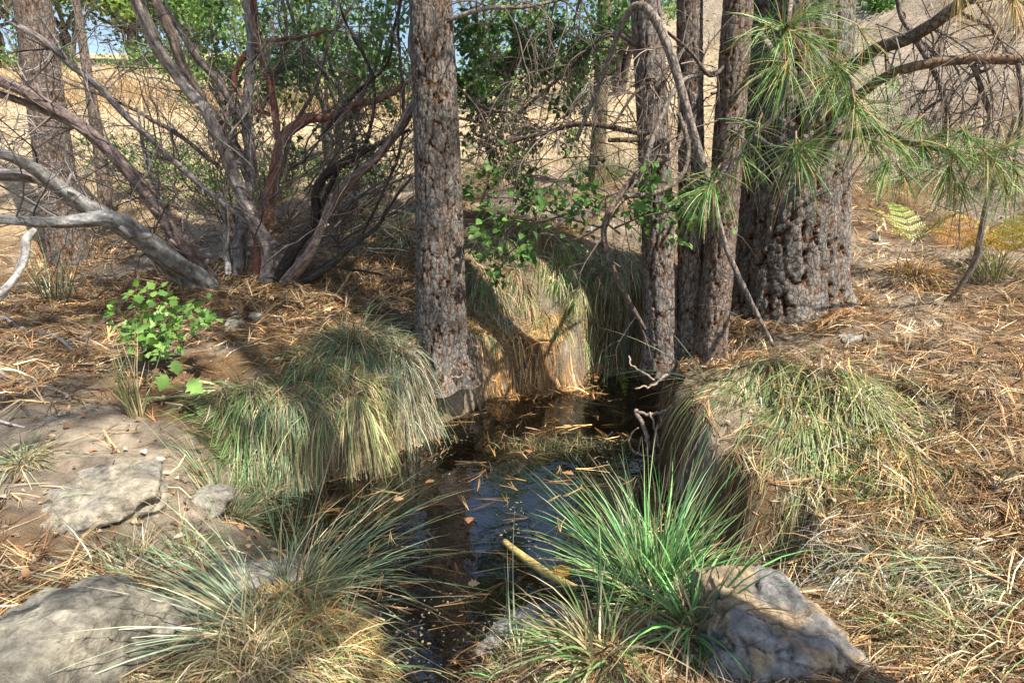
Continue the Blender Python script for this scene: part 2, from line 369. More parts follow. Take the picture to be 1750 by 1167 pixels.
def pine_trunk(parent, axis, rad, ns, rows, amp, cell, grey, seed, flare=.25, hang=.25, tint=(1, 1, 1)):
    """axis: points (x,y,z) from base up to beyond the frame and on to the top"""
    z0 = axis[0][2] - hang; ztop = 2.9 if axis[0][1] < 5 else 3.8
    zz = np.concatenate([np.linspace(z0, ztop, rows), np.linspace(ztop, axis[-1][2], 30)[1:]])
    A = np.asarray(axis, float); ax = np.interp(zz, A[:, 2], A[:, 0]); ay = np.interp(zz, A[:, 2], A[:, 1])
    k = np.ones(9) / 9
    R = np.interp(zz, A[:, 2], rad)
    hb = np.clip((zz - axis[0][2]), 0, 9)
    a = np.linspace(0, 2 * PI, ns, endpoint=False)
    AA, ZZ = np.meshgrid(a, zz)
    RR = np.repeat(R[:, None], ns, 1)
    fl = np.exp(-np.clip(ZZ - axis[0][2] + .05, -.3, 9) / .16)
    RR = RR * (1 + flare * fl * (1 + .6 * np.sin(AA * 5 + seed) + .3 * np.sin(AA * 3 + seed * 2)))
    wrap = max(6, int(round(2 * PI * rad[0] / cell)))
    ca, sa = np.cos(AA) * wrap / 6.28, np.sin(AA) * wrap / 6.28; zc = ZZ / cell
    P3 = lambda fa, fz, o: np.stack([ca * fa + o, sa * fa, zc * fz + o * 1.7], -1)
    wx = .75 * vn3(P3(.6, .22, 3.1), seed) + .45 * vn3(P3(1.4, .6, 8.2), seed + 1) + .22 * vn3(P3(3.5, 1.8, 5.2), seed + 2)
    wy = .8 * vn3(P3(1.2, .5, 1.1), seed + 3) + .35 * vn3(P3(4, 2, 2.1), seed + 4)
    f1, f2, cid = vor(AA / (2 * PI) * wrap + wx, zc / 4.0 + wy, wrap, seed)
    rough = fbm3(P3(4.5, 2.6, 6.3), 3, seed + 9)
    fine = vn3(P3(16, 9, 2.3), seed + 17)
    e = f2 - f1 + .10 * rough + .22 * np.clip(vn3(P3(.8, .4, 9.9), seed + 25), 0, 1)
    g1, g2, gid = vor(AA / (2 * PI) * wrap * 3 + 1.2 * wx, zc / .9 + wy * 1.5, wrap * 3, seed + 3)
    plate = .75 * sst(-.02, .07, e) + .25 * sst(.05, .3, e); small = sst(.0, .14, g2 - g1 + .1 * rough)
    amp = amp * .85
    disp = amp * (plate * (.80 + .25 * cid) + .13 * (gid - .5) * plate + .09 * small * plate + .14 * rough + .05 * fine - .8)
    RR = RR + disp
    V = np.stack([ax[:, None] + RR * np.cos(AA), ay[:, None] + RR * np.sin(AA), ZZ], -1)
    dark = C3(.03, .02, .014); orange = C3(.24, .125, .06); gr = C3(*grey) * .86
    pc = lerp(gr * .6, gr * 1.35, np.clip(.40 * gid + .25 * cid + .55 * rough + .35 * fine + .17, 0, 1)[..., None])
    warm = sst(.35, .95, hsh((cid * 9999).astype(np.int64), (gid * 9999).astype(np.int64)) * .6 + .5 * (rough + .5))
    pc = lerp(pc, orange * (.7 + .6 * gid[..., None]), (warm * .35)[..., None])
    c = lerp(orange * .75, pc, sst(.04, .24, e + .25 * (rough + .1))[..., None]); c = c * lerp(.72, 1.0, small)[..., None]
    c = lerp(dark, c, sst(-.03, .085, e)[..., None]) * np.array(tint)
    n = len(zz); i = np.arange(n - 1)[:, None]; j = np.arange(ns)[None]; kk = (j + 1) % ns
    Q = np.stack([i * ns + j, i * ns + kk, (i + 1) * ns + kk, (i + 1) * ns + j], -1).reshape(-1, 4)
    g = Geo(); g.add(V.reshape(-1, 3), c.reshape(-1, 3), Q)
    return g.build('trunk', M_bark, parent)

NEEDLE_G = [C3(.11, .22, .055), C3(.16, .29, .07), C3(.07, .16, .055), C3(.25, .33, .10)]
def tuft(g, p, axis, n=55, L=.19, w=.0024, spread=1.0, droop=.5, brown=.06, along=.07, segs=4):
    axis = nrm(np.asarray(axis, float)[None])[0]
    r = nrm(rs.randn(n, 3)); d = nrm(r * spread * rs.uniform(.35, 1.0, (n, 1)) + axis * rs.uniform(.25, 1.1, (n, 1)))
    q = p + axis * (-rs.rand(n, 1) * along) + r * .003
    LL = L * rs.uniform(.7, 1.12, n); pts = [q]; dd = d
    for k in range(segs):
        dd = nrm(dd + np.array([0, 0, -1.0]) * droop / segs * rs.uniform(.5, 1.3, (n, 1))); q = q + dd * (LL / segs)[:, None]; pts.append(q)
    Pc = np.stack(pts, 1); s = np.linspace(0, 1, segs + 1)
    W = w * (1 - s ** 3 * .85)[None] * rs.uniform(.8, 1.2, (n, 1))
    side = nrm(np.cross(d, rs.randn(n, 3)))
    base = np.array([NEEDLE_G[i] for i in rs.randint(0, 4, n)]) * rs.uniform(.7, 1.35, (n, 1))
    br = rs.rand(n) < brown; base[br] = C3(.42, .27, .10) * rs.uniform(.7, 1.2, (br.sum(), 1))
    C = base[:, None] * (1 + .15 * s)[None, :, None] * np.ones((1, 1, 3))
    ribbons(g, Pc, W, side, C)
def grow(g, p, d, L, r, depth, grav=.0, wig=.35, ns=5, col=(.13, .10, .08), kids=(2, 4), tips=None, shrink=.62, zmin=None):
    """a wandering twig and its side twigs"""
    n = max(4, int(L / .06)); n = min(n, 12); pts = [np.asarray(p, float)]; d = nrm(np.asarray(d, float)[None])[0]; dirs = [d]
    for k in range(n):
        d = d + rs.randn(3) * wig * .35 + np.array([0, 0, -grav / n]); d = d / np.linalg.norm(d)
        pts.append(pts[-1] + d * L / n); dirs.append(d)
    C = np.array(pts); R = np.linspace(r, r * .35, len(C))
    c = np.array(col) * rs.uniform(.75, 1.3)
    tube(g, C, R, ns if depth else 3, c, cap=False)
    if tips is not None and depth <= 1: tips.append((C[-1], dirs[-1])); tips.append((C[len(C) // 2], dirs[len(C) // 2]))
    if depth > 0:
        for q in range(rs.randint(kids[0], kids[1] + 1)):
            i = rs.randint(1, len(C)); dd = dirs[i] + nrm(rs.randn(1, 3))[0] * .85
            grow(g, C[i], dd, L * rs.uniform(.35, .75), R[i] * shrink, depth - 1, grav, wig, ns, col, kids, tips, shrink)

def crown(parent, x, y, zb, zt, R, nb, seed, dens=1.0):
    """boughs with tufts of needles, above the frame"""
    gb = Geo(); gn = Geo()
    for b in range(nb):
        t = rs.rand() ** .8; z = zb + (zt - zb) * t; a = rs.rand() * 2 * PI; L = R * (1 - .75 * t) * rs.uniform(.6, 1.1)
        d = np.array([math.cos(a), math.sin(a), .25])
        tips = []
        grow(gb, (x + .1 * math.cos(a), y + .1 * math.sin(a), z), d, L, .025, 2, -.1, .3, 5, (.16, .12, .09), (3, 5), tips)
        for p, dd in tips:
            if rs.rand() < dens: tuft(gn, p, dd, 18, .2, .0054, 1.0, .3, .03, .12, 2)
    gb.build('bough', M_twig, parent, kind='stuff'); gn.build('crown', M_needle, parent, kind='stuff')

def tree_base(u, v, y): return P(u, v, y)
def make_pine(label, base, top2, y, rb, rt, ns, rows, amp, cell, grey, seed, crownspec=None, flare=.25, ztop=9, tint=(1, 1, 1), name='pine_tree', hang=.25):
    b = P(base[0], base[1], y); t2 = P(top2[0], top2[1], y + base[2] if len(base) > 2 else y)
    t = thing(name, label, 'tree', b, 'pine trees round the pool')
    s = (t2 - b) / (t2[2] - b[2]); top = b + s * (ztop - b[2])
    mid = b + s * ((t2[2] - b[2]) * .5) + np.array([.012, 0, 0]) * (1 if seed % 2 else -1)
    ax = [b - s * .3 * 0, mid, t2, top]
    pine_trunk(t, ax, [rb, (rb + rt) / 2, rt, rt * .4], ns, rows, amp, cell, grey, seed, flare, hang, tint)
    if crownspec: crown(t, top[0] * .6 + t2[0] * .4, top[1] * .6 + t2[1] * .4, *crownspec, seed)
    return t
GREY = (.235, .222, .205)
T_mid = make_pine('straight grey brown pine alone at the left back edge of the pool', (755, 585), (736, 0), 3.9, .172, .128, 130, 370, .026, .062, GREY, 3, (3.6, 9, 1.9, 15), flare=.10, hang=.30)
T_far = make_pine('leaning pine trunk at the far left behind the grey limbs', (122, 460), (55, 0), 6.0, .175, .145, 90, 220, .016, .07, (.23, .205, .185), 8, (5.0, 10, 1.6, 9))
T_a = make_pine('left trunk of the three slim pines right of the pool', (1130, 600), (1104, 0), 3.75, .108, .088, 84, 320, .017, .055, (.26, .24, .225), 11, (3.7, 8, 1.7, 11), flare=.15, hang=.15)
T_b = make_pine('middle trunk of the three slim pines, partly behind its neighbour', (1178, 615), (1178, 0), 3.72, .082, .072, 70, 280, .015, .05, (.24, .215, .195), 15, None, flare=.15, hang=.15)
T_c = make_pine('right trunk of the three slim pines, leaning right as it rises', (1212, 618), (1262, 0), 3.6, .098, .08, 78, 300, .017, .05, (.24, .20, .175), 19, (3.8, 8, 1.6, 8), flare=.2, hang=.15)
T_big = make_pine('thick old pine trunk with deeply furrowed bark right of the slim pines', (1342, 520), (1368, 0), 4.3, .40, .315, 195, 350, .05, .10, (.245, .23, .21), 23, (4.1, 10, 2.8, 30), flare=.16, hang=.2)
# slim trunks further off
T_thin = make_pine('slim green mossy trunk on the hillside behind the pool', (1012, 410), (1034, 0), 7.5, .10, .085, 40, 120, .012, .06, (.20, .21, .13), 31, (5.5, 9, 1.3, 8))
T_thin2 = make_pine('thin bare trunk standing right of the far left pine', (182, 345), (150, 130), 7.0, .075, .05, 36, 100, .008, .05, (.27, .23, .19), 37, None, ztop=4.5)

# ------------------------------------------------------------------ pine branches in front (drooping limbs and needle tufts)
LIMBK = .82
def limbpts(L, step=.03):
    A = np.array([np.append(P(u, v, y), .5 * LIMBK * w * y / (CP + SP * (583.5 - v) / FPX) / FPX) for u, v, y, w in L]); A = spline(A, step); return A[:, :3], np.maximum(A[:, 3], .001)
def scaly(a, s, r):
    f = 1 + .10 * vn2(a * 3, s * 90, 5) + .08 * vn2(a * 1, s * 30, 6)
    return f, 1 + .7 * vn2(a * 3, s * 110, 7)
PB = (.20, .155, .125)
def pine_limb(parent, L, col=PB, ns=9, twigs=0, tw=(.25, .5), grav=.6, label=None):
    C, R = limbpts(L, .018); g = Geo()
    tube(g, C, R, ns, col, scaly); o = g.build('branch', M_bark, parent, label=label)
    if twigs:
        g2 = Geo(); T = nrm(np.gradient(C, axis=0))
        for k in range(twigs):
            i = rs.randint(len(C) // 5, len(C)); d = T[i] * .5 + nrm(rs.randn(1, 3))[0]; d[1] *= .5
            grow(g2, C[i], d, rs.uniform(*tw), min(.006, R[i] * .6), 2, grav, .4, 5, (.16, .125, .10), (2, 4))
        x = g2.build('twig', M_twig, None, kind='stuff'); reparent(x, o)
    return o
def reparent(o, par):
    l = world_loc(par); o.parent = par; o.location = [-c for c in l]
D1 = pine_limb(T_a, [(985, 240, 3.45, 9), (1030, 130, 3.35, 11), (1068, 32, 3.25, 13), (1095, 10, 3.2, 16), (1122, 38, 3.15, 19), (1150, 105, 3.1, 19), (1180, 210, 3.05, 17), (1207, 300, 3.0, 15), (1240, 420, 2.95, 12), (1278, 505, 2.9, 10), (1322, 592, 2.85, 8)], (.25, .21, .18), 10, label='bare grey branch arching over and drooping to the ground')
pine_limb(T_a, [(1095, 8, 3.2, 12), (1100, -40, 3.3, 14), (1110, -90, 3.6, 16)])
pine_limb(T_b, [(1178, 195, 3.65, 12), (1150, 262, 3.5, 12), (1105, 285, 3.45, 13), (1062, 330, 3.4, 13), (1032, 390, 3.35, 13), (1045, 455, 3.35, 12), (1075, 515, 3.4, 10), (1102, 562, 3.45, 7)], PB, 8, 10, (.15, .3), .4)
pine_limb(T_b, [(1225, 120, 3.5, 8), (1165, 140, 3.45, 10), (1130, 200, 3.4, 11), (1105, 270, 3.35, 10), (1090, 320, 3.35, 8)], (.28, .24, .21), 8, 4, (.15, .3), .6)
pine_limb(T_c, [(1160, 195, 3.4, 10), (1176, 250, 3.38, 10), (1165, 300, 3.35, 10), (1120, 330, 3.3, 11), (1066, 336, 3.3, 12)], (.22, .18, .15), 8)
pine_limb(T_a, [(1040, 240, 3.6, 9), (1100, 238, 3.65, 11), (1115, 232, 3.7, 12)], (.2, .15, .1), 8)
pine_limb(T_a, [(1105, 230, 3.62, 11), (1000, 212, 3.7, 11), (930, 228, 3.8, 8), (850, 250, 3.9, 5)], (.12, .09, .07), 8, 10, (.2, .45), 1.2)
pine_limb(T_a, [(1100, 85, 3.7, 12), (1040, 60, 3.8, 10), (960, 130, 4.0, 8), (880, 200, 4.1, 5)], (.14, .11, .09), 8, 12, (.25, .5), 1.4)
pine_limb(T_b, [(1190, 60, 3.6, 9), (1130, 130, 3.5, 8), (1085, 160, 3.4, 7), (1045, 220, 3.4, 5)], (.14, .11, .09), 7, 8, (.2, .4), 1.2)
pine_limb(T_mid, [(765, 35, 3.85, 10), (830, 15, 3.8, 9), (900, 12, 3.9, 8), (1000, -10, 4.0, 6)], (.3, .26, .22), 8, 16, (.3, .6), 1.5, 'grey dead bough with hanging twigs right of the trunk')
pine_limb(T_mid, [(770, 140, 3.9, 7), (830, 185, 4.0, 6), (900, 195, 4.1, 5)], (.13, .1, .08), 7, 9, (.2, .45), 1.2)
pine_limb(T_mid, [(775, 200, 3.9, 7), (840, 215, 4.1, 5), (900, 240, 4.3, 4)], (.13, .1, .08), 7, 8, (.2, .45), .9)
pine_limb(T_c, [(1232, 205, 3.5, 8), (1262, 205, 3.3, 8), (1300, 215, 3.1, 7)], (.3, .26, .22), 7)
pine_limb(T_c, [(1250, 100, 3.6, 8), (1215, 130, 3.5, 8), (1180, 90, 3.4, 7), (1140, 55, 3.3, 6)], (.15, .12, .1), 7, 6, (.2, .4), 1.0)
# limbs of the old pine
L1 = pine_limb(T_big, [(1405, 165, 4.1, 30), (1480, 95, 3.6, 28), (1560, 62, 3.3, 27), (1640, 8, 3.1, 27), (1720, -60, 3.0, 26)], (.21, .17, .14), 12, 10, (.3, .5), .8, 'thick dark bough rising to the upper right corner')
L2 = pine_limb(T_big, [(1415, 205, 4.05, 24), (1500, 140, 3.4, 20), (1560, 115, 3.2, 20), (1650, 102, 3.1, 20), (1770, 104, 3.0, 20)], (.27, .18, .12), 12, 14, (.3, .55), 1.0, 'warm brown bough running level to the right edge')
L3 = pine_limb(T_big, [(1420, 235, 4.0, 18), (1500, 225, 3.3, 16), (1560, 245, 2.9, 14), (1640, 262, 2.7, 11), (1700, 270, 2.6, 9)], PB, 10, 8, (.2, .4), .6)
L4 = pine_limb(T_big, [(1300, 60, 4.0, 14), (1330, 100, 3.0, 12), (1350, 110, 2.4, 10), (1330, 190, 2.35, 10), (1280, 240, 2.4, 11), (1240, 290, 2.4, 11), (1205, 330, 2.35, 10)], (.28, .23, .20), 9, 3, (.1, .2), .5)
L5 = pine_limb(T_big, [(1290, 232, 2.38, 8), (1320, 250, 2.2, 8), (1370, 258, 2.05, 9)], (.26, .2, .17), 8)
L6 = pine_limb(T_big, [(1360, -40, 2.6, 12), (1352, 0, 2.3, 10), (1347, 45, 2.1, 8)], (.26, .2, .17), 8)
L7 = pine_limb(T_big, [(1380, 60, 3.4, 10), (1400, 110, 2.8, 9), (1450, 130, 2.5, 8), (1460, 190, 2.4, 8)], (.22, .17, .14), 8)
for L in ([(1560, 60, 3.3, 12), (1600, 130, 3.25, 11), (1620, 200, 3.3, 10), (1612, 245, 3.3, 13)], [(1640, 20, 3.2, 8), (1700, 60, 3.2, 7), (1660, 130, 3.2, 7), (1580, 190, 3.2, 6)],
          [(1660, 105, 3.1, 9), (1690, 200, 3.1, 8), (1660, 260, 3.15, 7), (1600, 350, 3.2, 5)], [(1750, 40, 3.1, 8), (1700, 110, 3.1, 7), (1650, 140, 3.1, 6), (1570, 230, 3.1, 4)],
          [(1740, 110, 3.0, 9), (1745, 200, 3.05, 8), (1730, 290, 3.1, 6)], [(1530, -20, 3.4, 9), (1545, 40, 3.4, 8), (1600, 95, 3.3, 7)], [(1300, 130, 4.0, 8), (1260, 150, 3.9, 7), (1215, 160, 3.8, 5)]):
    pine_limb(T_big, L, (.22, .18, .155), 7, 5, (.15, .35), .8)
T_near = thing('pine_tree', 'pine whose orange brown needle tips hang into the top right corner', 'tree', (2.5, -.1, H1(2.5, -.1)), 'pine trees round the pool')
b_ = np.array(T_near.location); pine_trunk(T_near, [b_, b_ + [0, 0, 1.5], b_ + [.03, 0, 2.9], b_ + [.1, 0, 8.5]], [.15, .13, .12, .05], 60, 120, .02, .07, GREY, 91, .15, .2)
crown(T_near, 2.5, -.1, 3.4, 9.5, 2.9, 24, 91)
LN = pine_limb(T_near, [(2000, -150, 1.6, 16), (1850, -80, 2.0, 12), (1740, -30, 2.3, 9), (1640, -25, 2.6, 7)], PB, 8)
TUFTS = [  # u, v, depth, axis in the picture (right, up, towards camera), count, parent
    (1347, 42, 2.1, (-.1, .1, .5), 85, L6), (1330, 70, 2.2, (-.8, -.2, .2), 50, L6), (1385, 75, 2.2, (.7, -.5, .2), 50, L6), (1345, 130, 2.2, (-.1, -.8, .2), 55, L6),
    (1375, 258, 2.05, (.25, -.2, .5), 95, L5), (1360, 268, 2.1, (.0, -.8, .2), 45, L5),
    (1212, 312, 2.35, (-.45, -.7, .2), 75, L4), (1200, 330, 2.3, (-.7, -.5, .3), 55, L4), (1262, 275, 2.4, (-.1, -.8, .3), 40, L4), (1290, 225, 2.4, (-.3, -.6, .3), 40, L4),
    (1320, 120, 2.4, (-.8, -.4, .2), 45, L4), (1440, 120, 2.5, (.4, -.5, .4), 70, L7), (1462, 190, 2.4, (.1, -.9, .3), 75, L7), (1420, 130, 2.5, (-.6, -.5, .2), 55, L7), (1430, 60, 2.6, (-.2, .5, .3), 45, L7),
    (1475, 200, 2.5, (.7, -.6, .2), 60, L3), (1510, 292, 2.5, (-.4, -.6, .3), 75, L3), (1540, 250, 2.7, (.6, -.5, .2), 60, L3), (1580, 262, 2.7, (.2, -.8, .2), 70, L3), (1635, 262, 2.6, (.7, -.4, .2), 75, L3),
    (1680, 268, 2.6, (.8, .2, .2), 65, L3), (1700, 280, 2.5, (.5, -.7, .3), 65, L3), (1620, 300, 2.6, (-.2, -.9, .2), 60, L3), (1550, 310, 2.6, (.4, -.8, .3), 60, L3), (1740, 300, 2.5, (.4, -.8, .2), 50, L3),
    (1740, 240, 2.5, (.6, .4, .2), 40, L3), (1480, 70, 2.9, (.3, -.6, .2), 45, L1), (1520, 150, 2.9, (-.5, -.6, .3), 45, L2), (1640, -10, 2.6, (.2, -.9, .2), 45, LN), (1730, 10, 2.3, (-.1, -.9, .2), 50, LN), (1700, -15, 2.4, (-.5, -.6, .2), 40, LN),
    (1560, 215, 2.8, (-.6, -.5, .3), 50, L3), (1600, 230, 2.7, (.5, .3, .3), 50, L3), (1660, 240, 2.6, (.2, -.6, .5), 60, L3), (1500, 245, 2.6, (.6, -.3, .3), 55, L3), (1445, 165, 2.5, (-.5, -.7, .3), 50, L7),
    (1405, 150, 2.5, (-.1, -.9, .3), 45, L7), (1380, 20, 2.4, (.6, .3, .3), 45, L6), (1300, 40, 2.4, (-.6, .1, .3), 45, L6), (1640, 330, 2.6, (.3, -.8, .2), 45, L3), (1720, 330, 2.5, (.1, -.8, .2), 45, L3)]
for (u, v, y, ax, n, par) in TUFTS:
    g = Geo(); p = P(u, v, y); a = np.array([ax[0], -ax[2], ax[1]])
    brown = .9 if (v < 20 and u > 1620) else rs.uniform(.03, .25)
    tuft(g, p, a, int(n * 1.0), .225 * rs.uniform(.8, 1.1), .0025, 1.0, rs.uniform(.35, .9), brown)
    tube(g, np.array([p - nrm(a[None])[0] * .09, p - nrm(a[None])[0] * .04, p]), [.0035, .004, .003], 6, (.30, .17, .09), cap=True)
    reparent(g.build('needle_tuft', M_needle), par)
# ------------------------------------------------------------------ manzanita: many-stemmed shrub left of the pool
MZ = thing('manzanita_shrub', 'sprawling many stemmed shrub with grey and red limbs left of the straight pine', 'shrub', P(430, 490, 4.8))
def streak(tw, dark, lightness=1.0):
    def f(a, s, r):
        aa = a + s * tw
        n = vn2(np.cos(aa) * 2.2 + 5, np.sin(aa) * 2.2 + s * .9, 71) + .5 * vn2(np.cos(aa) * 6 + 5, np.sin(aa) * 6 + s * 1.5, 72)
        n2 = vn2(np.cos(aa) * 11, np.sin(aa) * 11 + s * 3, 73)
        fac = 1 + .28 * n + .06 * n2
        c = .72 * (1 + 1.7 * n2 + 1.1 * n)
        return fac, np.clip(c, dark, 1.8) * lightness
    return f
GW = (.30, .27, .255); RW = (.25, .115, .08); BW = (.055, .045, .042); DW = (.19, .145, .12)
LIMBS = [
    ([(420, 545, 4.75, 30), (350, 482, 4.6, 36), (290, 440, 4.3, 42), (240, 402, 4.1, 44), (185, 374, 3.9, 36), (100, 380, 3.7, 26), (40, 378, 3.5, 24), (-60, 370, 3.3, 24)], (.27, .265, .255), 'thick pale grey dead limb lying low to the left'),
    ([(380, 530, 4.8, 30), (318, 478, 4.7, 36), (255, 425, 4.4, 34), (190, 378, 4.2, 34), (120, 335, 4.0, 34), (60, 290, 3.8, 28), (0, 262, 3.6, 26), (-70, 238, 3.5, 24)], (.29, .28, .27), 'grey limb rising gently to the left edge'),
    ([(150, 350, 4.1, 20), (105, 325, 4.0, 24), (60, 305, 3.9, 26), (0, 300, 3.7, 24), (-60, 306, 3.6, 22)], GW, None),
    ([(400, 520, 4.8, 28), (356, 474, 4.75, 30), (300, 400, 4.6, 32), (250, 330, 4.5, 30), (210, 280, 4.4, 28), (150, 225, 4.3, 26), (90, 185, 4.2, 26), (30, 150, 4.1, 26), (-50, 118, 4.0, 26)], (.22, .165, .15), 'long reddish limb slanting up to the left'),
    ([(150, 228, 4.28, 14), (75, 190, 4.2, 16), (30, 172, 4.15, 15), (-30, 150, 4.1, 15)], DW, None),
    ([(452, 530, 4.75, 34), (460, 430, 4.75, 32), (430, 370, 4.7, 30), (400, 300, 4.7, 28), (360, 205, 4.6, 26), (310, 140, 4.6, 26), (270, 80, 4.5, 26), (235, 0, 4.4, 28), (220, -70, 4.3, 28)], (.29, .25, .225), None),
    ([(408, 480, 4.9, 24), (412, 400, 4.9, 26), (430, 300, 5.0, 24), (422, 200, 5.0, 22), (430, 100, 5.0, 20), (425, 0, 5.0, 18), (425, -60, 5.0, 18)], (.22, .20, .19), None),
    ([(428, 310, 5.0, 20), (395, 240, 5.0, 22), (352, 175, 4.95, 22), (320, 130, 4.85, 22), (290, 50, 4.8, 22), (250, -30, 4.8, 20)], DW, None),
    ([(415, 210, 5.0, 18), (380, 150, 5.0, 18), (335, 95, 5.0, 18), (300, 40, 5.0, 16), (240, -30, 4.9, 14)], (.17, .14, .125), None),
    ([(425, 380, 4.75, 12), (350, 322, 4.7, 12), (280, 260, 4.6, 14), (230, 212, 4.5, 14), (170, 150, 4.4, 14), (120, 110, 4.3, 14), (60, 60, 4.2, 14), (20, 40, 4.2, 12)], (.25, .22, .21), None),
    ([(380, 290, 4.95, 8), (310, 235, 4.9, 9), (215, 180, 4.8, 8), (140, 150, 4.8, 6), (60, 120, 4.8, 5)], DW, None),
    ([(440, 490, 4.9, 28), (448, 400, 4.85, 30), (470, 300, 4.9, 27), (482, 240, 4.95, 24), (515, 208, 5.0, 22), (560, 200, 5.0, 16), (610, 180, 5.0, 14), (650, 170, 5.0, 14), (700, 138, 5.0, 10)], RW, 'smooth red barked limb bending right'),
    ([(476, 240, 4.95, 15), (465, 160, 5.0, 16), (445, 90, 5.0, 14), (435, 20, 5.0, 14), (430, -60, 5.0, 12)], (.19, .075, .055), 'dark red upright limb'),
    ([(462, 196, 5.0, 10), (425, 180, 5.0, 9), (400, 140, 5.0, 12), (418, 98, 5.0, 12), (450, 72, 5.0, 10), (510, 66, 5.0, 8), (560, 52, 5.0, 6)], (.2, .07, .05), None),
    ([(468, 498, 4.8, 24), (500, 430, 4.7, 24), (538, 380, 4.7, 22), (545, 315, 4.6, 18), (600, 272, 4.5, 16), (650, 245, 4.5, 10), (700, 222, 4.4, 7)], BW, 'charred black limb reaching right'),
    ([(476, 498, 4.8, 26), (530, 430, 4.6, 24), (580, 330, 4.5, 20), (640, 272, 4.3, 20), (690, 210, 4.2, 20), (718, 150, 4.1, 22), (706, 80, 4.0, 22), (715, 20, 4.0, 24), (730, -60, 4.0, 24)], (.27, .215, .19), 'grey brown limb curving up against the straight pine'),
    ([(482, 496, 4.8, 24), (555, 458, 4.7, 18), (600, 420, 4.6, 14), (640, 392, 4.6, 9), (668, 350, 4.5, 8), (706, 300, 4.4, 6)], (.09, .08, .08), None),
    ([(500, 470, 4.8, 14), (545, 400, 4.75, 13), (600, 345, 4.7, 11), (650, 320, 4.7, 8), (705, 300, 4.6, 5)], (.27, .24, .22), None),
    ([(548, 360, 4.7, 10), (580, 290, 4.8, 10), (618, 262, 4.8, 9), (640, 180, 4.8, 8), (628, 110, 4.8, 7), (590, 40, 4.8, 6), (570, -30, 4.8, 6)], BW, None),
    ([(545, 240, 4.9, 8), (600, 170, 4.9, 8), (660, 110, 4.8, 7), (672, 50, 4.8, 6), (690, -20, 4.8, 5)], BW, None),
    ([(480, 300, 4.9, 9), (500, 220, 5.0, 9), (540, 150, 5.0, 8), (560, 80, 5.0, 7), (600, 10, 5.0, 6)], DW, None),
    ([(440, 210, 5.1, 8), (470, 130, 5.1, 8), (490, 60, 5.1, 7), (480, -20, 5.1, 6)], DW, None),
    ([(620, 400, 4.6, 5), (682, 262, 4.5, 7), (688, 150, 4.4, 7), (680, 40, 4.4, 6), (690, -30, 4.4, 6)], BW, None),
    ([(570, 455, 4.7, 6), (610, 462, 4.6, 6), (655, 470, 4.6, 4)], BW, None),
    ([(390, 470, 4.85, 14), (385, 380, 4.9, 12), (378, 330, 4.9, 9)], (.35, .33, .31), None),
    ([(330, 470, 4.8, 10), (270, 330, 4.8, 9), (245, 250, 4.8, 7), (235, 180, 4.8, 4)], (.33, .31, .29), None)]
for L, c, lab in LIMBS:
    L = [(u, v, y, w * .93) for u, v, y, w in L]
    C, R = limbpts(L, .022); g = Geo(); wmax = max(q[3] for q in L)
    ns = 22 if wmax > 18 else 12
    rough = streak(2.0, .45) if c[0] < 2 * c[1] or c[0] < .1 else (lambda a, s, r: (1 + .05 * vn2(a * 2, s * 8, 3), 1 + .5 * vn2(a * 2, s * 12, 4)))
    C = C + .012 * np.stack([fbm2(C[:, 2] * 9, C[:, 0] * 9, 2, 3), 0 * R, fbm2(C[:, 0] * 9, C[:, 2] * 9, 2, 4)], 1)
    tube(g, C, R, ns, c, rough); ob = g.build('limb', M_wood, MZ, label=lab)
    T = nrm(np.gradient(C, axis=0)); g2 = Geo()
    for k in range(5 if wmax > 14 else 2):                         # snapped stubs
        i = rs.randint(3, len(C) - 3); d = nrm((T[i] * .5 + rs.randn(3))[None])[0]; l = rs.uniform(.03, .10)
        tube(g2, np.array([C[i], C[i] + d * (R[i] + l * .5), C[i] + d * (R[i] + l) + rs.randn(3) * .008]), [R[i] * .45, R[i] * .3, R[i] * .2], 6, np.array(c) * rs.uniform(.7, 1.4))
    for k in range(int(len(C) / (6 if wmax < 20 else 8))):
        i = rs.randint(len(C) // 4, len(C)); d = T[i] * .6 + nrm(rs.randn(1, 3))[0] * np.array([1, .6, 1]); d[2] += .35
        grow(g2, C[i], d, rs.uniform(.25, .75), min(.0060, R[i] * .5), 2, -.1, .42, 4, random.choice([BW, DW, (.12, .10, .09), (.28, .26, .24)]), (2, 4))
    if g2.V: reparent(g2.build('twig', M_twig, None, kind='stuff'), ob)
hub = P(440, 480, 4.8); g = Geo()
for k in range(95):
    a = rs.uniform(-1.25, 1.25); rr_ = rs.uniform(.35, 1.3); p = hub + np.array([math.sin(a) * rr_, rs.randn() * .22, math.cos(a) * rr_ * .95 + .05]); d = np.array([math.sin(a * 1.1) + rs.randn() * .25, rs.randn() * .3, math.cos(a) + rs.randn() * .25 + .15])
    grow(g, p - d * .12, d, rs.uniform(.6, 1.25), rs.uniform(.005, .0095), 2, -.1, .48, 6, random.choice([BW, DW, (.10, .085, .075), (.24, .21, .19), (.17, .13, .11)]), (3, 5))
g.build('twig', M_wood, MZ, kind='stuff')
# pale twig skirts hanging low on the left
g = Geo()
for u, v in [(200, 360), (160, 400), (230, 420), (60, 240), (120, 280), (30, 210), (100, 210), (250, 300), (40, 130), (90, 90), (160, 60), (330, 370)]:
    for k in range(5):
        grow(g, P(u + rs.randint(-25, 25), v + rs.randint(-15, 15), 4.3 + rs.rand() * .6), (rs.randn(), .3 * rs.randn(), rs.randn() * .8), rs.uniform(.3, .7), .005, 2, .2, .45, 4, random.choice([(.13, .11, .10), (.3, .28, .26), (.08, .07, .06)]), (3, 5))
g.build('twig', M_twig, MZ, kind='stuff')

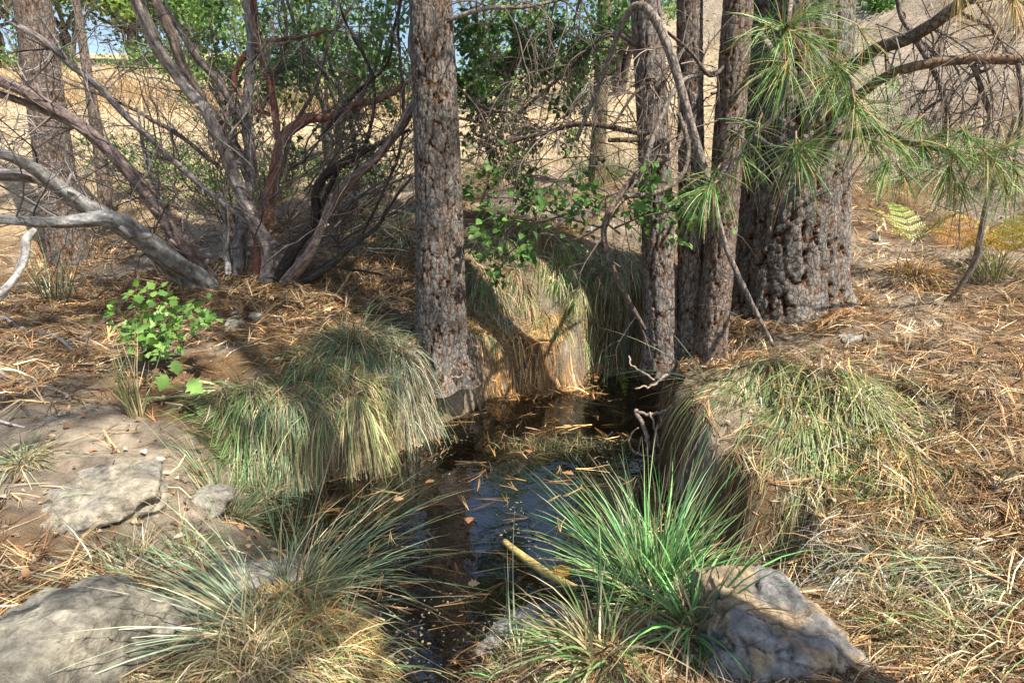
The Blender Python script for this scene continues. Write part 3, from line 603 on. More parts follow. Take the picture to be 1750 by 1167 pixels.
# ------------------------------------------------------------------ leafy things
LG = [C3(.055, .12, .028), C3(.08, .17, .035), C3(.12, .22, .05), C3(.04, .085, .025)]
LY = [C3(.17, .26, .05), C3(.22, .32, .06), C3(.13, .22, .05)]
def foliage(parent, blobs, lsize, pal, nper, twcol=(.12, .09, .07), name='foliage', twigs=True, dens=1.0, width=.55, grav=0.):
    g = Geo(); gt = Geo()
    for (c, rad, nt_) in blobs:
        c = np.asarray(c, float); rad = np.asarray(rad, float) * np.ones(3)
        for k in range(nt_):
            q = nrm(rs.randn(1, 3))[0] * rs.rand() ** .5; p = c + q * rad; d = nrm(rs.randn(1, 3))[0] + q + np.array([0, 0, -grav])
            tips = []
            if twigs: grow(gt, p, d, rad.mean() * rs.uniform(.3, .6), .0035 * rad.mean() / .3, 1, grav, .4, 3, twcol, (2, 3), tips)
            n = nper; cc = p + nrm(d[None])[0] * rs.rand(n, 1) * rad.mean() * .5 + rs.randn(n, 3) * lsize * 1.1
            dd = nrm(rs.randn(n, 3) + d * .5); nn = nrm(rs.randn(n, 3) + np.array([0, 0, 1.2]))
            col = np.array([pal[i] for i in rs.randint(0, len(pal), n)]) * rs.uniform(.65, 1.35, (n, 1))
            leaves(g, cc, dd, nn, lsize * rs.uniform(.6, 1.25, n), lsize * width * rs.uniform(.7, 1.2, n), col)
    if gt.V: gt.build('twig', M_twig, parent, kind='stuff')
    g.build(name, M_leaf, parent, kind='stuff')
def leaf_mesh(L, W, lobes, col, nm):
    """one leaf lying along +Y: a closed outline with lobes round a raised midrib"""
    n = 9; s = np.linspace(0, 1, n); prof = np.sin(PI * np.clip(s, 0, 1) ** .8) * (1 + lobes * np.sin(s * PI * 7)) * W * .5; prof[0] = prof[-1] = .001
    V = []; 
    for i in range(n):
        V += [(-prof[i], s[i] * L, .18 * prof[i] - .15 * L * s[i] ** 2), (0, s[i] * L, -.15 * L * s[i] ** 2), (prof[i], s[i] * L, .18 * prof[i] - .15 * L * s[i] ** 2)]
    Q = []
    for i in range(n - 1): Q += [(3 * i, 3 * i + 1, 3 * i + 4, 3 * i + 3), (3 * i + 1, 3 * i + 2, 3 * i + 5, 3 * i + 4)]
    g = Geo(); g.add(V, np.array(col), Q); return g.mesh(nm, M_leaf)
def leaf_objects(parent, meshes, P0, D, scale=(.7, 1.25), nz=1.0):
    l = world_loc(parent)
    for p, d in zip(P0, D):
        o = bpy.data.objects.new('leaf', meshes[rs.randint(len(meshes))]); COL.objects.link(o); o.parent = parent
        y = Vector(d).normalized(); z = Vector((rs.randn() * .5, -.5 + rs.randn() * .4, nz)).normalized(); x = y.cross(z).normalized(); z = x.cross(y)
        s = rs.uniform(*scale)
        o.matrix_local = Matrix.Translation(Vector(p - l)) @ Matrix((x, y, z)).transposed().to_4x4() @ Matrix.Scale(s, 4)
# leafy shrub in the middle, leaves as pieces
def spray_shrub(label, name, segs, nleaf, meshes, base, stem=(.15, .12, .09), cat='shrub', r0=.007, extra=0):
    t = thing(name, label, cat, base)
    tips = []; g = Geo()
    for L in segs:
        A = spline(np.array([P(u, v, y) for u, v, y in L]), .04); tube(g, A, np.linspace(r0, r0 * .4, len(A)), 6, stem)
        T = nrm(np.gradient(A, axis=0))
        for k in range(6):
            i = rs.randint(len(A) // 4, len(A)); d = T[i] + nrm(rs.randn(1, 3))[0]
            grow(g, A[i], d, rs.uniform(.1, .25), r0 * .35, 1, .1, .4, 3, stem, (2, 3), tips)
            tips.append((A[i], T[i]))
    g.build('stem', M_twig, t, kind='stuff')
    P0 = []; D0 = []
    for k in range(nleaf + extra):
        p, d = tips[rs.randint(len(tips))]; P0.append(p + rs.randn(3) * .028); D0.append(d + rs.randn(3) * .8)
    leaf_objects(t, meshes, P0[:nleaf], D0[:nleaf])
    if extra:
        g = Geo(); e = extra; col = np.array([LG[i] for i in rs.randint(0, 4, e)]) * rs.uniform(.8, 1.5, (e, 1))
        leaves(g, np.array(P0[nleaf:]), np.array(D0[nleaf:]), nrm(rs.randn(e, 3) + C3(0, 0, 1)), np.full(e, .050), np.full(e, .032), col); g.build('foliage', M_leaf, t, kind='stuff')
    return t
OM = [leaf_mesh(.058, .042, .12, LG[i] * f, 'oak_leaf') for i, f in ((0, 1.1), (1, 1.2), (2, 1.1), (1, .8))]
spray_shrub('low green leafy shrub hanging over the back of the pool between the pine trunks', 'oak_shrub',
            [[(1030, 390, 3.6), (960, 370, 3.7), (880, 340, 3.9), (810, 340, 4.0)], [(1040, 380, 3.5), (980, 410, 3.6), (920, 400, 3.7), (860, 440, 3.8)], [(1050, 390, 3.4), (1100, 370, 3.3), (1150, 360, 3.2)],
             [(1000, 380, 3.7), (970, 330, 3.8), (920, 300, 3.9), (860, 320, 4.0)], [(1030, 400, 3.5), (1060, 350, 3.6), (1090, 330, 3.5)], [(960, 370, 3.7), (900, 380, 3.8), (840, 360, 3.9)], [(1060, 400, 3.4), (1000, 360, 3.5), (950, 390, 3.6)]],
            290, OM, P(1040, 400, 3.5), extra=500)
OM2 = [leaf_mesh(.052, .036, .12, LG[i] * f, 'oak_leaf') for i, f in ((0, 1.0), (1, 1.0), (2, 1.0), (3, 1.0))]
spray_shrub('dark green oak foliage hanging right of the straight pine at the top', 'oak_branch',
            [[(960, -30, 4.6), (900, 60, 4.5), (860, 160, 4.4), (860, 260, 4.4), (875, 310, 4.4)], [(900, -40, 4.6), (840, 40, 4.6), (800, 120, 4.6), (810, 190, 4.6)], [(960, -40, 4.4), (940, 50, 4.4), (950, 130, 4.4), (930, 220, 4.4)],
             [(850, -40, 4.7), (810, 30, 4.7), (790, 90, 4.7)], [(1000, -40, 4.6), (990, 50, 4.6), (1000, 130, 4.6)], [(920, 60, 4.5), (880, 110, 4.5), (840, 130, 4.5)], [(870, -20, 4.3), (880, 60, 4.3), (910, 120, 4.3)]],
            290, OM2, P(930, -40, 4.6), extra=1500, cat='branch')
# oak seedling on the left bank with soft lobed leaves
OS = [leaf_mesh(.05, .042, .32, c, 'lobed_leaf') for c in ((.14, .27, .05), (.19, .34, .07), (.10, .21, .045), (.24, .40, .10))]
sb = G(250, 610)
SD = thing('oak_seedling', 'bright green oak seedling with lobed leaves on the left bank', 'plant', sb)
g = Geo(); tips = []
for (u, v, y) in [(200, 530, 3.05), (240, 500, 3.1), (290, 500, 3.1), (330, 520, 3.05), (380, 545, 3.0), (300, 570, 2.9), (220, 560, 2.95), (260, 530, 3.0), (345, 535, 2.95), (280, 600, 2.8), (250, 580, 2.9)]:
    e = P(u, v, y); A = spline(np.array([sb, sb * .5 + e * .5 + [0, 0, .06], e]), .03); tube(g, A, np.linspace(.004, .0015, len(A)), 5, (.16, .11, .07))
    for k in range(len(A) // 3, len(A)): tips.append((A[k], e - sb))
g.build('stem', M_twig, SD)
P0 = []; D0 = []
for k in range(294):
    p, d = tips[rs.randint(len(tips))]; P0.append(p + rs.randn(3) * np.array([.045, .045, .03])); D0.append(nrm(d[None])[0] * .6 + rs.randn(3) * .7)
leaf_objects(SD, OS, P0, D0, (.7, 1.35))
for (u, v, s, dx, dz) in [(285, 640, 2.3, -.4, -.8), (322, 650, 2.4, .7, -.5), (300, 615, 1.9, .1, -.9)]:
    o = bpy.data.objects.new('leaf', OS[3]); COL.objects.link(o); o.parent = SD; o['label'] = 'large pale lobed leaf'
    y = Vector((dx, -.25, dz)).normalized(); z = Vector((.1, -1, .5)).normalized(); x = y.cross(z).normalized(); z = x.cross(y)
    o.matrix_local = Matrix.Translation(Vector(P(u, v, 2.72) - sb)) @ Matrix((x, y, z)).transposed().to_4x4() @ Matrix.Scale(s * .8, 4)

LG = [c * 1.35 for c in LG]
# background trees and bushes
def bg_tree(label, u, v, y, h, R, pal, lsize, nt_=70, nper=26, name='oak_tree', group='trees and bushes on the slope behind', cat='tree', tr=.09, low=.25):
    b = P(u, v, y); b[2] = H1(b[0], b[1]) - .05
    t = thing(name, label, cat, b, group)
    g = Geo(); ends = []
    for k in range(7):
        a = k / 7 * 2 * PI + rs.rand(); e = b + np.array([math.cos(a) * R * .6, math.sin(a) * R * .6, h * rs.uniform(.5, .95)])
        A = spline(np.array([b + [0, 0, -.1], b + [rs.randn() * .1, rs.randn() * .1, h * .25], b * .4 + e * .6 + [0, 0, h * .05], e]), .25); tube(g, A, np.linspace(tr, tr * .25, len(A)), 8, (.14, .11, .09), scaly)
    g.build('trunk', M_bark, t)
    blobs = []
    for k in range(9):
        q = nrm(rs.randn(1, 3))[0] * rs.uniform(.3, .8)
        blobs.append((b + np.array([q[0] * R, q[1] * R, h * low + h * .42 + q[2] * h * .36]), (R * .5, R * .5, h * .24), nt_ // 9))
    foliage(t, blobs, lsize, pal, nper, name='crown'); return t
bg_tree('round light green tree at the far edge of the straw field, left', 235, 150, 24, 4.2, 2.6, LY, .20, 120, 42)
bg_tree('bushy green tree right of the light green one across the field', 345, 160, 26, 4.0, 2.4, [LY[2], LG[2], LG[1]], .20, 120, 40)
bg_tree('dark green tree behind the far left pine', 130, 165, 22, 4.5, 2.4, [LG[2], LG[1], LY[2]], .19, 110, 40)
bg_tree('green tree at the left edge across the field', 10, 190, 20, 4.2, 2.3, [LG[2], LY[2]], .18, 100, 38)
bg_tree('tall green tree seen through the upper shrub stems', 470, 160, 15, 3.2, 1.6, [LG[2], LY[2], LG[1]], .12, 60, 26)
bg_tree('dark leafy tree top left of the straight pine', 610, 150, 13, 2.4, 1.4, [LG[2], LG[1], LY[2]], .10, 54, 26)
bg_tree('leafy oak between the red limb and the straight pine', 560, 230, 8.5, 2.5, 1.2, [LG[0], LG[1], LG[2]], .06, 80, 28, tr=.05)
bg_tree('loose oak behind the hanging branch right of the straight pine', 860, 180, 14, 2.6, 1.6, [LG[1], LG[2], LY[2]], .10, 90, 36)
bg_tree('yellow green oak at the top behind the slim pines', 1060, 150, 13, 3.2, 1.5, [LY[0], LG[2], LG[1]], .10, 90, 36)
bg_tree('small leafy oak behind the manzanita stems', 400, 260, 9, 2.2, 1.0, [LG[1], LG[2]], .06, 60, 28, tr=.04)
for (u, v, y, w, lab) in [(260, 150, 21, 1.3, 'bushy scrub at the far field edge below the light green tree'), (60, 185, 20, 1.2, 'scrub at the far field edge left of the far pine'), (370, 160, 21, 1.2, 'scrub at the far field edge behind the leaning grey limbs'), (500, 165, 20, 1.2, 'scrub on the ridge behind the upright red limb'), (620, 160, 19, 1.2, 'scrub on the ridge between red limb and straight pine'), (830, 165, 18, .9, 'scrub on the ridge right of the straight pine'), (960, 150, 18, 1.0, 'scrub on the ridge behind the hanging dead twigs'),
                      (300, 305, 7.4, .8, 'low dark green bush behind the crossing limbs'), (360, 300, 7.2, .7, 'low leafy bush left of the upright red limb'), (240, 290, 8.0, .7, 'low green bush right of the far left pine'),
                      (600, 290, 7.6, .55, 'low green bush just left of the straight pine'), (490, 300, 7.4, .6, 'low green bush behind the red limb'), (700, 110, 17, 1.2, 'grey green bush on the ridge left of the straight pine'),
                      (1500, 30, 13, .5, 'low dusty bush on the bare grey hillside')]:
    b = P(u, v, y); b[2] = H1(b[0], b[1]); t = thing('bush', lab, 'bush', b, 'low bushes on the slope behind')
    foliage(t, [(b + [0, 0, w * .3], (w, w * .7, w * .42), 34)], .048 * y / 7.5, LG[:3], 34)

# ------------------------------------------------------------------ grass
GR = {'teal': [C3(.13, .19, .10), C3(.19, .26, .15), C3(.09, .15, .07)], 'green': [C3(.12, .20, .065), C3(.17, .26, .09), C3(.08, .15, .05)],
      'bright': [C3(.075, .21, .06), C3(.12, .29, .08), C3(.06, .17, .065), C3(.20, .34, .13)], 'pale': [C3(.26, .34, .22), C3(.20, .28, .16), C3(.33, .38, .27)],
      'olive': [C3(.20, .26, .09), C3(.15, .21, .07), C3(.27, .30, .13)], 'silver': [C3(.42, .42, .38), C3(.33, .35, .30), C3(.26, .29, .22)],
      'tan': [C3(.34, .25, .14), C3(.44, .34, .20), C3(.25, .17, .09)], 'straw': [C3(.60, .49, .30), C3(.50, .39, .22), C3(.38, .29, .17)],
      'orange': [C3(.44, .27, .10), C3(.36, .21, .08), C3(.50, .36, .17)], 'grey': [C3(.33, .28, .22), C3(.42, .36, .28), C3(.25, .20, .15)]}
def blades(g, roots, dirs, L, w, grav, pal, segs=6, wob=.12, floor=True, tip=None, rootc=None, jit=.35, taper=2.2):
    n = len(roots); p = roots.copy(); d = nrm(dirs); side = nrm(np.cross(d, np.array([0, 0, 1.0]) + rs.randn(n, 3) * .5)); pts = [p]
    drift = rs.randn(n, 3) * wob
    for k in range(segs):
        d = nrm(d + (np.array([0, 0, -1.0]) * (grav / segs)[:, None]) + drift / segs + rs.randn(n, 3) * wob * .25)
        p = p + d * (L / segs)[:, None]
        if floor:
            h = H(p[:, 0], p[:, 1]) + .006 + .01 * rs.rand(n)
            low = p[:, 2] < h; p[:, 2] = np.where(low, h, p[:, 2]); d[:, 2] = np.where(low, np.maximum(d[:, 2], -.15), d[:, 2])
        pts.append(p.copy())
    Pc = np.stack(pts, 1); s = np.linspace(0, 1, segs + 1)
    W = w[:, None] * np.clip(1 - s[None] ** taper, .08, 1) * (.75 + .25 * np.minimum(1, s * 5))[None]
    base = np.array([pal[i] for i in rs.randint(0, len(pal), n)]) * np.exp(rs.randn(n, 1) * .42)
    C = np.repeat(base[:, None], segs + 1, 1)
    if rootc is not None: C = lerp(C, rootc, (np.clip(1 - s * 3.5, 0, 1) * .8)[None, :, None])
    if tip is not None:
        m = (rs.rand(n) < .6)[:, None, None] * (np.clip(s * 2.5 - 1.5, 0, 1))[None, :, None]; C = lerp(C, tip, m)
    ribbons(g, Pc, W, side, C)
def tussock(label, u, v, r, n, L, pal='teal', dry=.5, drypal='tan', lean=(0, 0), up=.6, grav=2.0, w=.0035, wob=.15, name='grass_tussock', group='clumps of grass round the pool', at=None, mound=.0, drop=1.0, segs=6, spread=1.0):
    c = G(u, v) if at is None else np.array([at[0], at[1], H1(*at)])
    if lean[1] <= -.5: up *= .55; spread *= .75; grav *= 1.15
    ph = rs.rand() * 6
    if c[1] < 7: n = int(n * .62); w *= 1.45
    t = thing(name, label, 'grass', c, group)
    for part, frac, pl, gx, lf in (('green_blades', 1.0, GR[pal], 1.0, 1.0), ('dry_blades', dry, GR[drypal], 1.35, .82)):
        m = int(n * frac)
        if m < 5: continue
        a = rs.rand(m) * 2 * PI; q = rs.rand(m) ** .6; ox = np.cos(a) * q; oy = np.sin(a) * q
        x = c[0] + ox * r; y = c[1] + oy * r
        if c[1] < 7 and r > .12:                                     # bare gaps between the crowns of the clump
            kp = fbm2(x * 7 + ph, y * 7, 2, 19) > -.14; x, y, q, a, ox, oy = x[kp], y[kp], q[kp], a[kp], ox[kp], oy[kp]; m = len(x)
        z = H(x, y) - .01 + mound * (1 - q * q)
        d = np.stack([ox * spread + lean[0], oy * spread + lean[1], up * rs.uniform(.6, 1.4, m)], 1) + rs.randn(m, 3) * .22
        LL = L * lf * rs.uniform(.35, 1.15, m) * (1 + .28 * np.sin(a * 3 + ph) + .18 * np.sin(a * 7 + ph * 2))
        st = rs.rand(m) < .10; d[st] += rs.randn(st.sum(), 3) * .6
        g = Geo(); blades(g, np.stack([x, y, z], 1), d, LL, w * rs.uniform(.7, 1.3, m), grav * gx * rs.uniform(.7, 1.3, m), pl, segs, wob, True,
                          tip=C3(.45, .36, .2), rootc=C3(.38, .28, .15))
        g.build(part, M_blade if part[0] == 'g' else M_dry, t, kind='stuff')
    if n > 500 and name == 'grass_tussock':                         # fallen needles and broken blades lodged in the clump
        m = int(n * .08); a = rs.rand(m) * 2 * PI; q = rs.rand(m) ** .5; x = c[0] + (np.cos(a) * q * 1.5 + lean[0] * .25) * r; y = c[1] + (np.sin(a) * q * 1.5 + min(lean[1], 0) * .5) * r
        z = H(x, y) + L * .16 * (1.2 - q) * rs.uniform(.5, 1.5, m); g = Geo()
        blades(g, np.stack([x, y, z], 1), np.stack([rs.randn(m) + lean[0], rs.randn(m) + lean[1], rs.randn(m) * .5], 1), rs.uniform(.08, .2, m), np.full(m, w * 1.1), np.full(m, .8), GR['orange'] + GR['tan'] + GR['grey'], 4, .35, True)
        g.build('thatch', M_dry, t, kind='stuff')
    return t
TL = tussock
# left bank
TL('blue green grass cascading down the left bank nearest the straight pine', 615, 590, .15, 1500, .58, 'teal', .5, 'tan', (.45, -.35), .55, 2.4)
TL('broad green grass mound hanging over the middle of the left bank', 530, 640, .20, 1900, .50, 'green', 1.0, 'tan', (.1, -.75), .5, 2.5)
TL('grass curtain with dry brown blades just left of the pool water', 600, 680, .20, 1700, .46, 'olive', 1.5, 'tan', (.25, -.7), .45, 2.8)
TL('dark green drooping clump at the left end of the bank grass', 415, 715, .11, 1200, .42, 'green', .6, 'grey', (-.15, -.8), .5, 2.6)
TL('grass curtain with dry tips between the dark clump and the broad mound', 490, 720, .14, 1300, .40, 'teal', 1.6, 'straw', (.0, -.8), .4, 3.0)
TL('dry tan grass falling to the water below the straight pine', 690, 620, .15, 500, .48, 'teal', 4.2, 'grey', (.35, -.45), .4, 3.2)
TL('small spiky blue green tuft beside the flat boulder', 392, 880, .06, 420, .26, 'teal', .3, 'tan', (.1, .0), .8, .9, .003)
TL('tuft of dark grass at the water edge left of the leaning fan', 460, 850, .07, 420, .26, 'teal', .5, 'tan', (.3, -.2), .7, 1.4, .003)
TL('fan of long blue green blades leaning right over the water', 525, 1005, .10, 290, .62, 'teal', .25, 'straw', (.55, .35), .85, .8, .0028, .2, spread=.75)
TL('straw coloured grass mound at the foot of the leaning fan', 530, 1085, .21, 420, .28, 'olive', 5.0, 'orange', (.1, -.2), .5, 2.6, .003, .3, mound=.05)
TL('long pale blades sweeping left across the bottom left boulder', 415, 1075, .09, 380, .78, 'pale', .35, 'straw', (-1.5, .05), .75, .75, .0034, .15)
TL('dry grass heap at the bottom left of the pool channel', 420, 1130, .22, 500, .34, 'olive', 5.0, 'straw', (-.2, .1), .5, 2.2, .003, .3, mound=.04)
TL('tangled dry grass in the bottom corner below the fan', 610, 1160, .12, 300, .24, 'teal', 4.5, 'orange', (.3, .2), .6, 2.0, .003, .3)
TL('thin upright stalks rising beside the oak seedling', 232, 712, .03, 60, .5, 'olive', .6, 'straw', (-.05, .0), 2.2, .3, .0035, .12, spread=.35)
TL('sparse upright stalks below the far left pine', 100, 520, .08, 90, .5, 'teal', .6, 'tan', (0, 0), 1.6, .6, .004, .15, spread=.5)
TL('short dark sprigs on the dirt above the bottom left boulder', 220, 965, .1, 60, .2, 'teal', 1.0, 'grey', (0, 0), 1.5, .5, .0028, .15, spread=.6)
TL('thin green tuft between the flat boulder and the grey slab', 330, 955, .08, 120, .2, 'green', .6, 'grey', (.2, 0), .9, 1.2, .0028)
TL('little grass tuft at the left side of the flat boulder', 45, 790, .06, 160, .2, 'teal', 1.0, 'straw', (.2, 0), .8, 1.6, .003)
# right bank
TL('largest green grass mound overhanging the right side of the pool', 1345, 645, .22, 3900, .64, 'green', .75, 'straw', (-.10, -.95), .42, 2.6, .0036)
TL('grass curtain falling from the middle of the right bank', 1420, 665, .22, 2800, .66, 'olive', .8, 'tan', (-.05, -.9), .42, 2.6, .0036)
TL('grass curtain at the right end of the overhanging bank', 1480, 740, .20, 1800, .54, 'olive', 1.3, 'grey', (.05, -.85), .4, 2.8, .0035)
TL('dry tan grass draped over the left flank of the right bank', 1285, 640, .09, 260, .5, 'pale', 3.2, 'tan', (-.22, -.75), .4, 2.6, .0035)
TL('lower tier of hanging grass above the dark water on the right', 1360, 790, .14, 900, .30, 'green', 1.0, 'tan', (-.15, -.7), .3, 3.0, .0033)
TL('few long pale stalks reaching left over the pool from the right bank', 1205, 655, .03, 26, .66, 'pale', .2, 'straw', (-1.4, -.1), .7, .5, .0055, .15, spread=.7)
TL('small yellow green sprout on top of the right mound', 1385, 705, .03, 70, .12, 'bright', 0, 'tan', (0, 0), 1.2, .8, .005)
TL('small yellow green sprout on the right end of the hanging grass', 1445, 815, .03, 70, .12, 'bright', 0, 'tan', (0, -.3), 1.2, .8, .005)
TL('silvery curled grass clump right of the angular boulder', 1480, 970, .15, 1100, .34, 'silver', .5, 'grey', (-.3, -.5), 1.1, 3.4, .0033, .35)
TL('grey green grass at the right edge sweeping left', 1740, 980, .14, 1100, .44, 'pale', .6, 'grey', (-1.0, -.1), .35, 1.0, .0028, .12)
TL('golden dry tuft right of the overhanging grass', 1570, 860, .14, 300, .28, 'olive', 4.0, 'orange', (.3, -.3), .5, 2.2, .003, .25)
TL('olive grass beside the silvery clump', 1560, 790, .18, 900, .30, 'olive', 1.6, 'orange', (.2, -.4), .5, 2.2, .003, .25)
TL('dry grass spilling down below the silvery clump', 1510, 1090, .2, 500, .32, 'green', 4.0, 'tan', (-.2, -.2), .5, 2.0, .003, .3)
TL('dry grass in the bottom right corner', 1690, 1120, .22, 500, .3, 'olive', 4.0, 'straw', (-.3, -.1), .5, 2.0, .003, .3)
TL('dry grass between the corner and the grey green clump', 1600, 1020, .2, 300, .28, 'green', 4.5, 'grey', (-.3, -.2), .5, 2.0, .003, .3)
TL('thin upright grass at the right edge under the pine boughs', 1700, 480, .14, 220, .5, 'olive', .7, 'straw', (0, 0), 1.3, .7, .004, .15, spread=.7)
TL('golden grass tuft on the slope right of the old pine', 1560, 470, .2, 500, .32, 'orange', 1.0, 'orange', (0, -.2), .8, 2, .004)
# foreground
TL('bright green upright grass clump at the front of the pool', 1115, 1015, .11, 900, .56, 'bright', .12, 'straw', (-.05, .25), 1.2, .85, .0046, .13)
TL('bright green grass leaning over the angular boulder', 1200, 1075, .08, 380, .36, 'bright', .4, 'tan', (.35, -.1), .9, 1.3, .005)
TL('mixed green and dry grass left of the bright clump', 1010, 1120, .1, 280, .4, 'green', 1.0, 'straw', (-.5, .0), .8, 1.2, .0045, .2)
TL('dry grass mat along the bottom middle', 1090, 1150, .22, 350, .26, 'green', 5.0, 'tan', (0, -.1), .5, 2.2, .003, .3)
TL('dry straw and short green sprigs at the bottom by the channel mouth', 880, 1155, .12, 160, .2, 'bright', 5.0, 'straw', (-.1, .1), .7, 1.8, .003, .3)
TL('few thin stalks standing in front of the cracked grey rock', 870, 1120, .05, 14, .45, 'pale', .2, 'straw', (-.2, .3), 2, .3, .004, .1, spread=.4)
# back bank
TL('grey green grass arching beside the straight pine on the back bank', 845, 405, .16, 900, .44, 'olive', .9, 'straw', (-.15, -.7), .5, 2.4, .0045)
TL('tan and green grass curtain in the centre of the back bank', 930, 415, .2, 1000, .48, 'olive', 1.6, 'tan', (.0, -.8), .45, 2.6, .0045)
TL('pale grass curtain at the right of the back bank', 1040, 425, .2, 1100, .48, 'teal', 1.5, 'straw', (.0, -.8), .5, 2.4, .0045)
TL('arching blue green clump low on the back bank beside the slim pines', 1035, 500, .15, 1000, .44, 'teal', .9, 'tan', (-.4, -.6), .55, 2.4, .0042)
TL('rust brown hanging grass low on the back bank', 885, 500, .14, 260, .36, 'olive', 4.0, 'tan', (-.05, -.7), .4, 2.8, .004)
TL('dry tan grass curtain touching the needle raft', 880, 560, .13, 160, .28, 'teal', 5.0, 'grey', (.1, -.7), .35, 3.0, .004)
TL('dry grass hanging right of the straight pine base', 825, 480, .12, 500, .42, 'teal', 2.0, 'tan', (0, -.7), .4, 2.6, .004)
TL('dull green grass in the hollow at the centre back', 955, 480, .14, 600, .38, 'green', 1.8, 'straw', (0, -.7), .45, 2.6, .004)
TL('green grass behind the charred limb', 600, 375, .3, 900, .45, 'olive', 1.0, 'straw', (0, -.3), .8, 1.8, .005)
TL('pale grass left of the straight pine behind the shrub', 680, 400, .3, 700, .4, 'teal', 2.0, 'straw', (0, -.3), .8, 1.8, .005)
TL('green pine seedling like tuft on the slope between the pines', 1030, 300, .25, 500, .5, 'green', .3, 'tan', (0, 0), 1.0, 1.2, .006)
TL('grass clump on the dirt slope right of the straight pine', 850, 300, .3, 500, .4, 'olive', 1.4, 'straw', (0, -.2), .9, 1.4, .006)
TL('pale grass clump on the slope behind the slim pines', 1180, 400, .3, 600, .5, 'teal', 1.6, 'straw', (0, -.4), .7, 1.8, .005)
TL('short tan grass curtain under the arching blue green clump', 1000, 560, .13, 420, .30, 'olive', 3.0, 'tan', (0, -.7), .3, 3.0, .004)
TL('dry grass curtain under the slim pines at the back corner', 1075, 560, .10, 300, .30, 'teal', 3.0, 'grey', (-.1, -.7), .3, 3.0, .004)
TL('dark gold grass curtain filling the centre of the back bank', 940, 545, .14, 420, .34, 'olive', 3.5, 'orange', (0, -.7), .3, 3.0, .004)
TL('pale dry grass curtain beside the straight pine foot', 830, 560, .10, 300, .30, 'olive', 3.0, 'tan', (.1, -.7), .3, 3.0, .004)
TL('wispy grass curtain high in the centre of the back bank', 985, 460, .15, 500, .36, 'teal', 2.6, 'straw', (-.1, -.7), .35, 2.8, .004)
# sprigs in the mud
g = Geo(); n = 900
x = MUD[0] + rs.randn(n) * .2; y = MUD[1] + rs.randn(n) * .07; z = np.maximum(H(x, y), 0) - .005
blades(g, np.stack([x, y, z], 1), rs.randn(n, 3) * .6 + C3(0, 0, .7), rs.uniform(.03, .13, n), np.full(n, .0026), np.full(n, 1.2), GR['olive'] + GR['tan'], 4, .4, False)
tag(g.build('water_weed', M_blade), 'olive weed and dead sprigs on the mud bar in the pool', 'weeds', kind='stuff')

# ------------------------------------------------------------------ needle litter, field grass
def litter(name, label, x, y, L, w, pal, lift, jit=.4, flat=.0, water=False, segs=2):
    n = len(x); k = 3
    a = np.repeat(rs.rand(n) * 2 * PI, k) + rs.randn(n * k) * .07; cx = np.repeat(x, k); cy = np.repeat(y, k)
    LL = np.repeat(L * rs.uniform(.6, 1.2, n), k); d = np.stack([np.cos(a), np.sin(a)], 1); pts = []
    bend = rs.randn(n * k) * .18; tilt = np.repeat(np.abs(rs.randn(n)) * lift, k) + rs.rand(n * k) * .01
    for i in range(segs + 1):
        s = i / segs; px = cx + d[:, 0] * LL * s - d[:, 1] * LL * bend * s * s; py = cy + d[:, 1] * LL * s + d[:, 0] * LL * bend * s * s
        z = H(px, py); z = np.maximum(z, 0.002) if water else z
        pts.append(np.stack([px, py, z + .005 + tilt * (s * (1.0 - .5 * s))], 1))
    Pc = np.stack(pts, 1); s = np.linspace(0, 1, segs + 1)
    W = w * (1 - .6 * s ** 3)[None] * rs.uniform(.7, 1.3, (n * k, 1)); side = nrm(np.stack([-d[:, 1], d[:, 0], rs.randn(n * k) * .6], 1))
    base = np.repeat(np.array([pal[i] for i in rs.randint(0, len(pal), n)]) * np.exp(rs.randn(n, 1) * .62 - .1), k, 0)
    g = Geo(); ribbons(g, Pc, W, side, np.repeat(base[:, None], segs + 1, 1))
    return tag(g.build(name, M_dry), label, 'pine needles', kind='stuff')
NP = [C3(.31, .185, .085), C3(.38, .26, .13), C3(.24, .135, .065), C3(.46, .36, .22), C3(.31, .25, .175), C3(.15, .09, .05), C3(.35, .19, .08)]
def scatter(n, dens, seed):
    """points sown evenly in the picture's perspective, thinned by dens(x, y)"""
    u = rs.uniform(-150, 1900, n * 3); v = rs.uniform(395, 1250, n * 3); z = rs.uniform(.2, .9, n * 3)
    b = -(v - 583.5) / FPX; dy = CP + SP * b; dz = -SP + CP * b; t = (z - 1.55) / dz; ok = (t > 0) & (t < 9)
    x = ((u - 875) / FPX * t)[ok]; y = (dy * t)[ok]; k = rs.rand(len(x)) < dens(x, y); x = x[k][:n]; y = y[k][:n]; return x, y
def MOUND(x, y): return np.exp(-(((x - 1.45) / .42) ** 2 + ((y - 2.6) / .38) ** 2) ** 2)
def d_all(x, y):
    sd_ = pond_sd(x, y); bare = sst(-.05, .22, fbm2(x * 1.3 + 4, y * 1.3, 3, 88))
    left = x < -.3
    nearb = left & (y < 3.0) & (y > 1.2)
    d = np.where(nearb, .02 + .20 * bare, .35 + .65 * bare)
    d = np.where((x > 1.2), .9, d); d = np.where(left & (y > 3.6), .85, d)
    path = np.exp(-(((x + 1.75) / .5) ** 2 + ((y - 3.3) / .45) ** 2)); d = d * (1 - .85 * path)
    d = d * (1 - .8 * np.exp(-(((x + 2.0) / .55) ** 2 + ((y - 2.4) / .4) ** 2)))
    d = d * (1 - .9 * MOUND(x, y)); return d * (sd_ > .02)
x, y = scatter(25000, d_all, 1); litter('needle_litter', 'brown fallen pine needles strewn over the banks', x, y, .16, .0034, NP, .03)
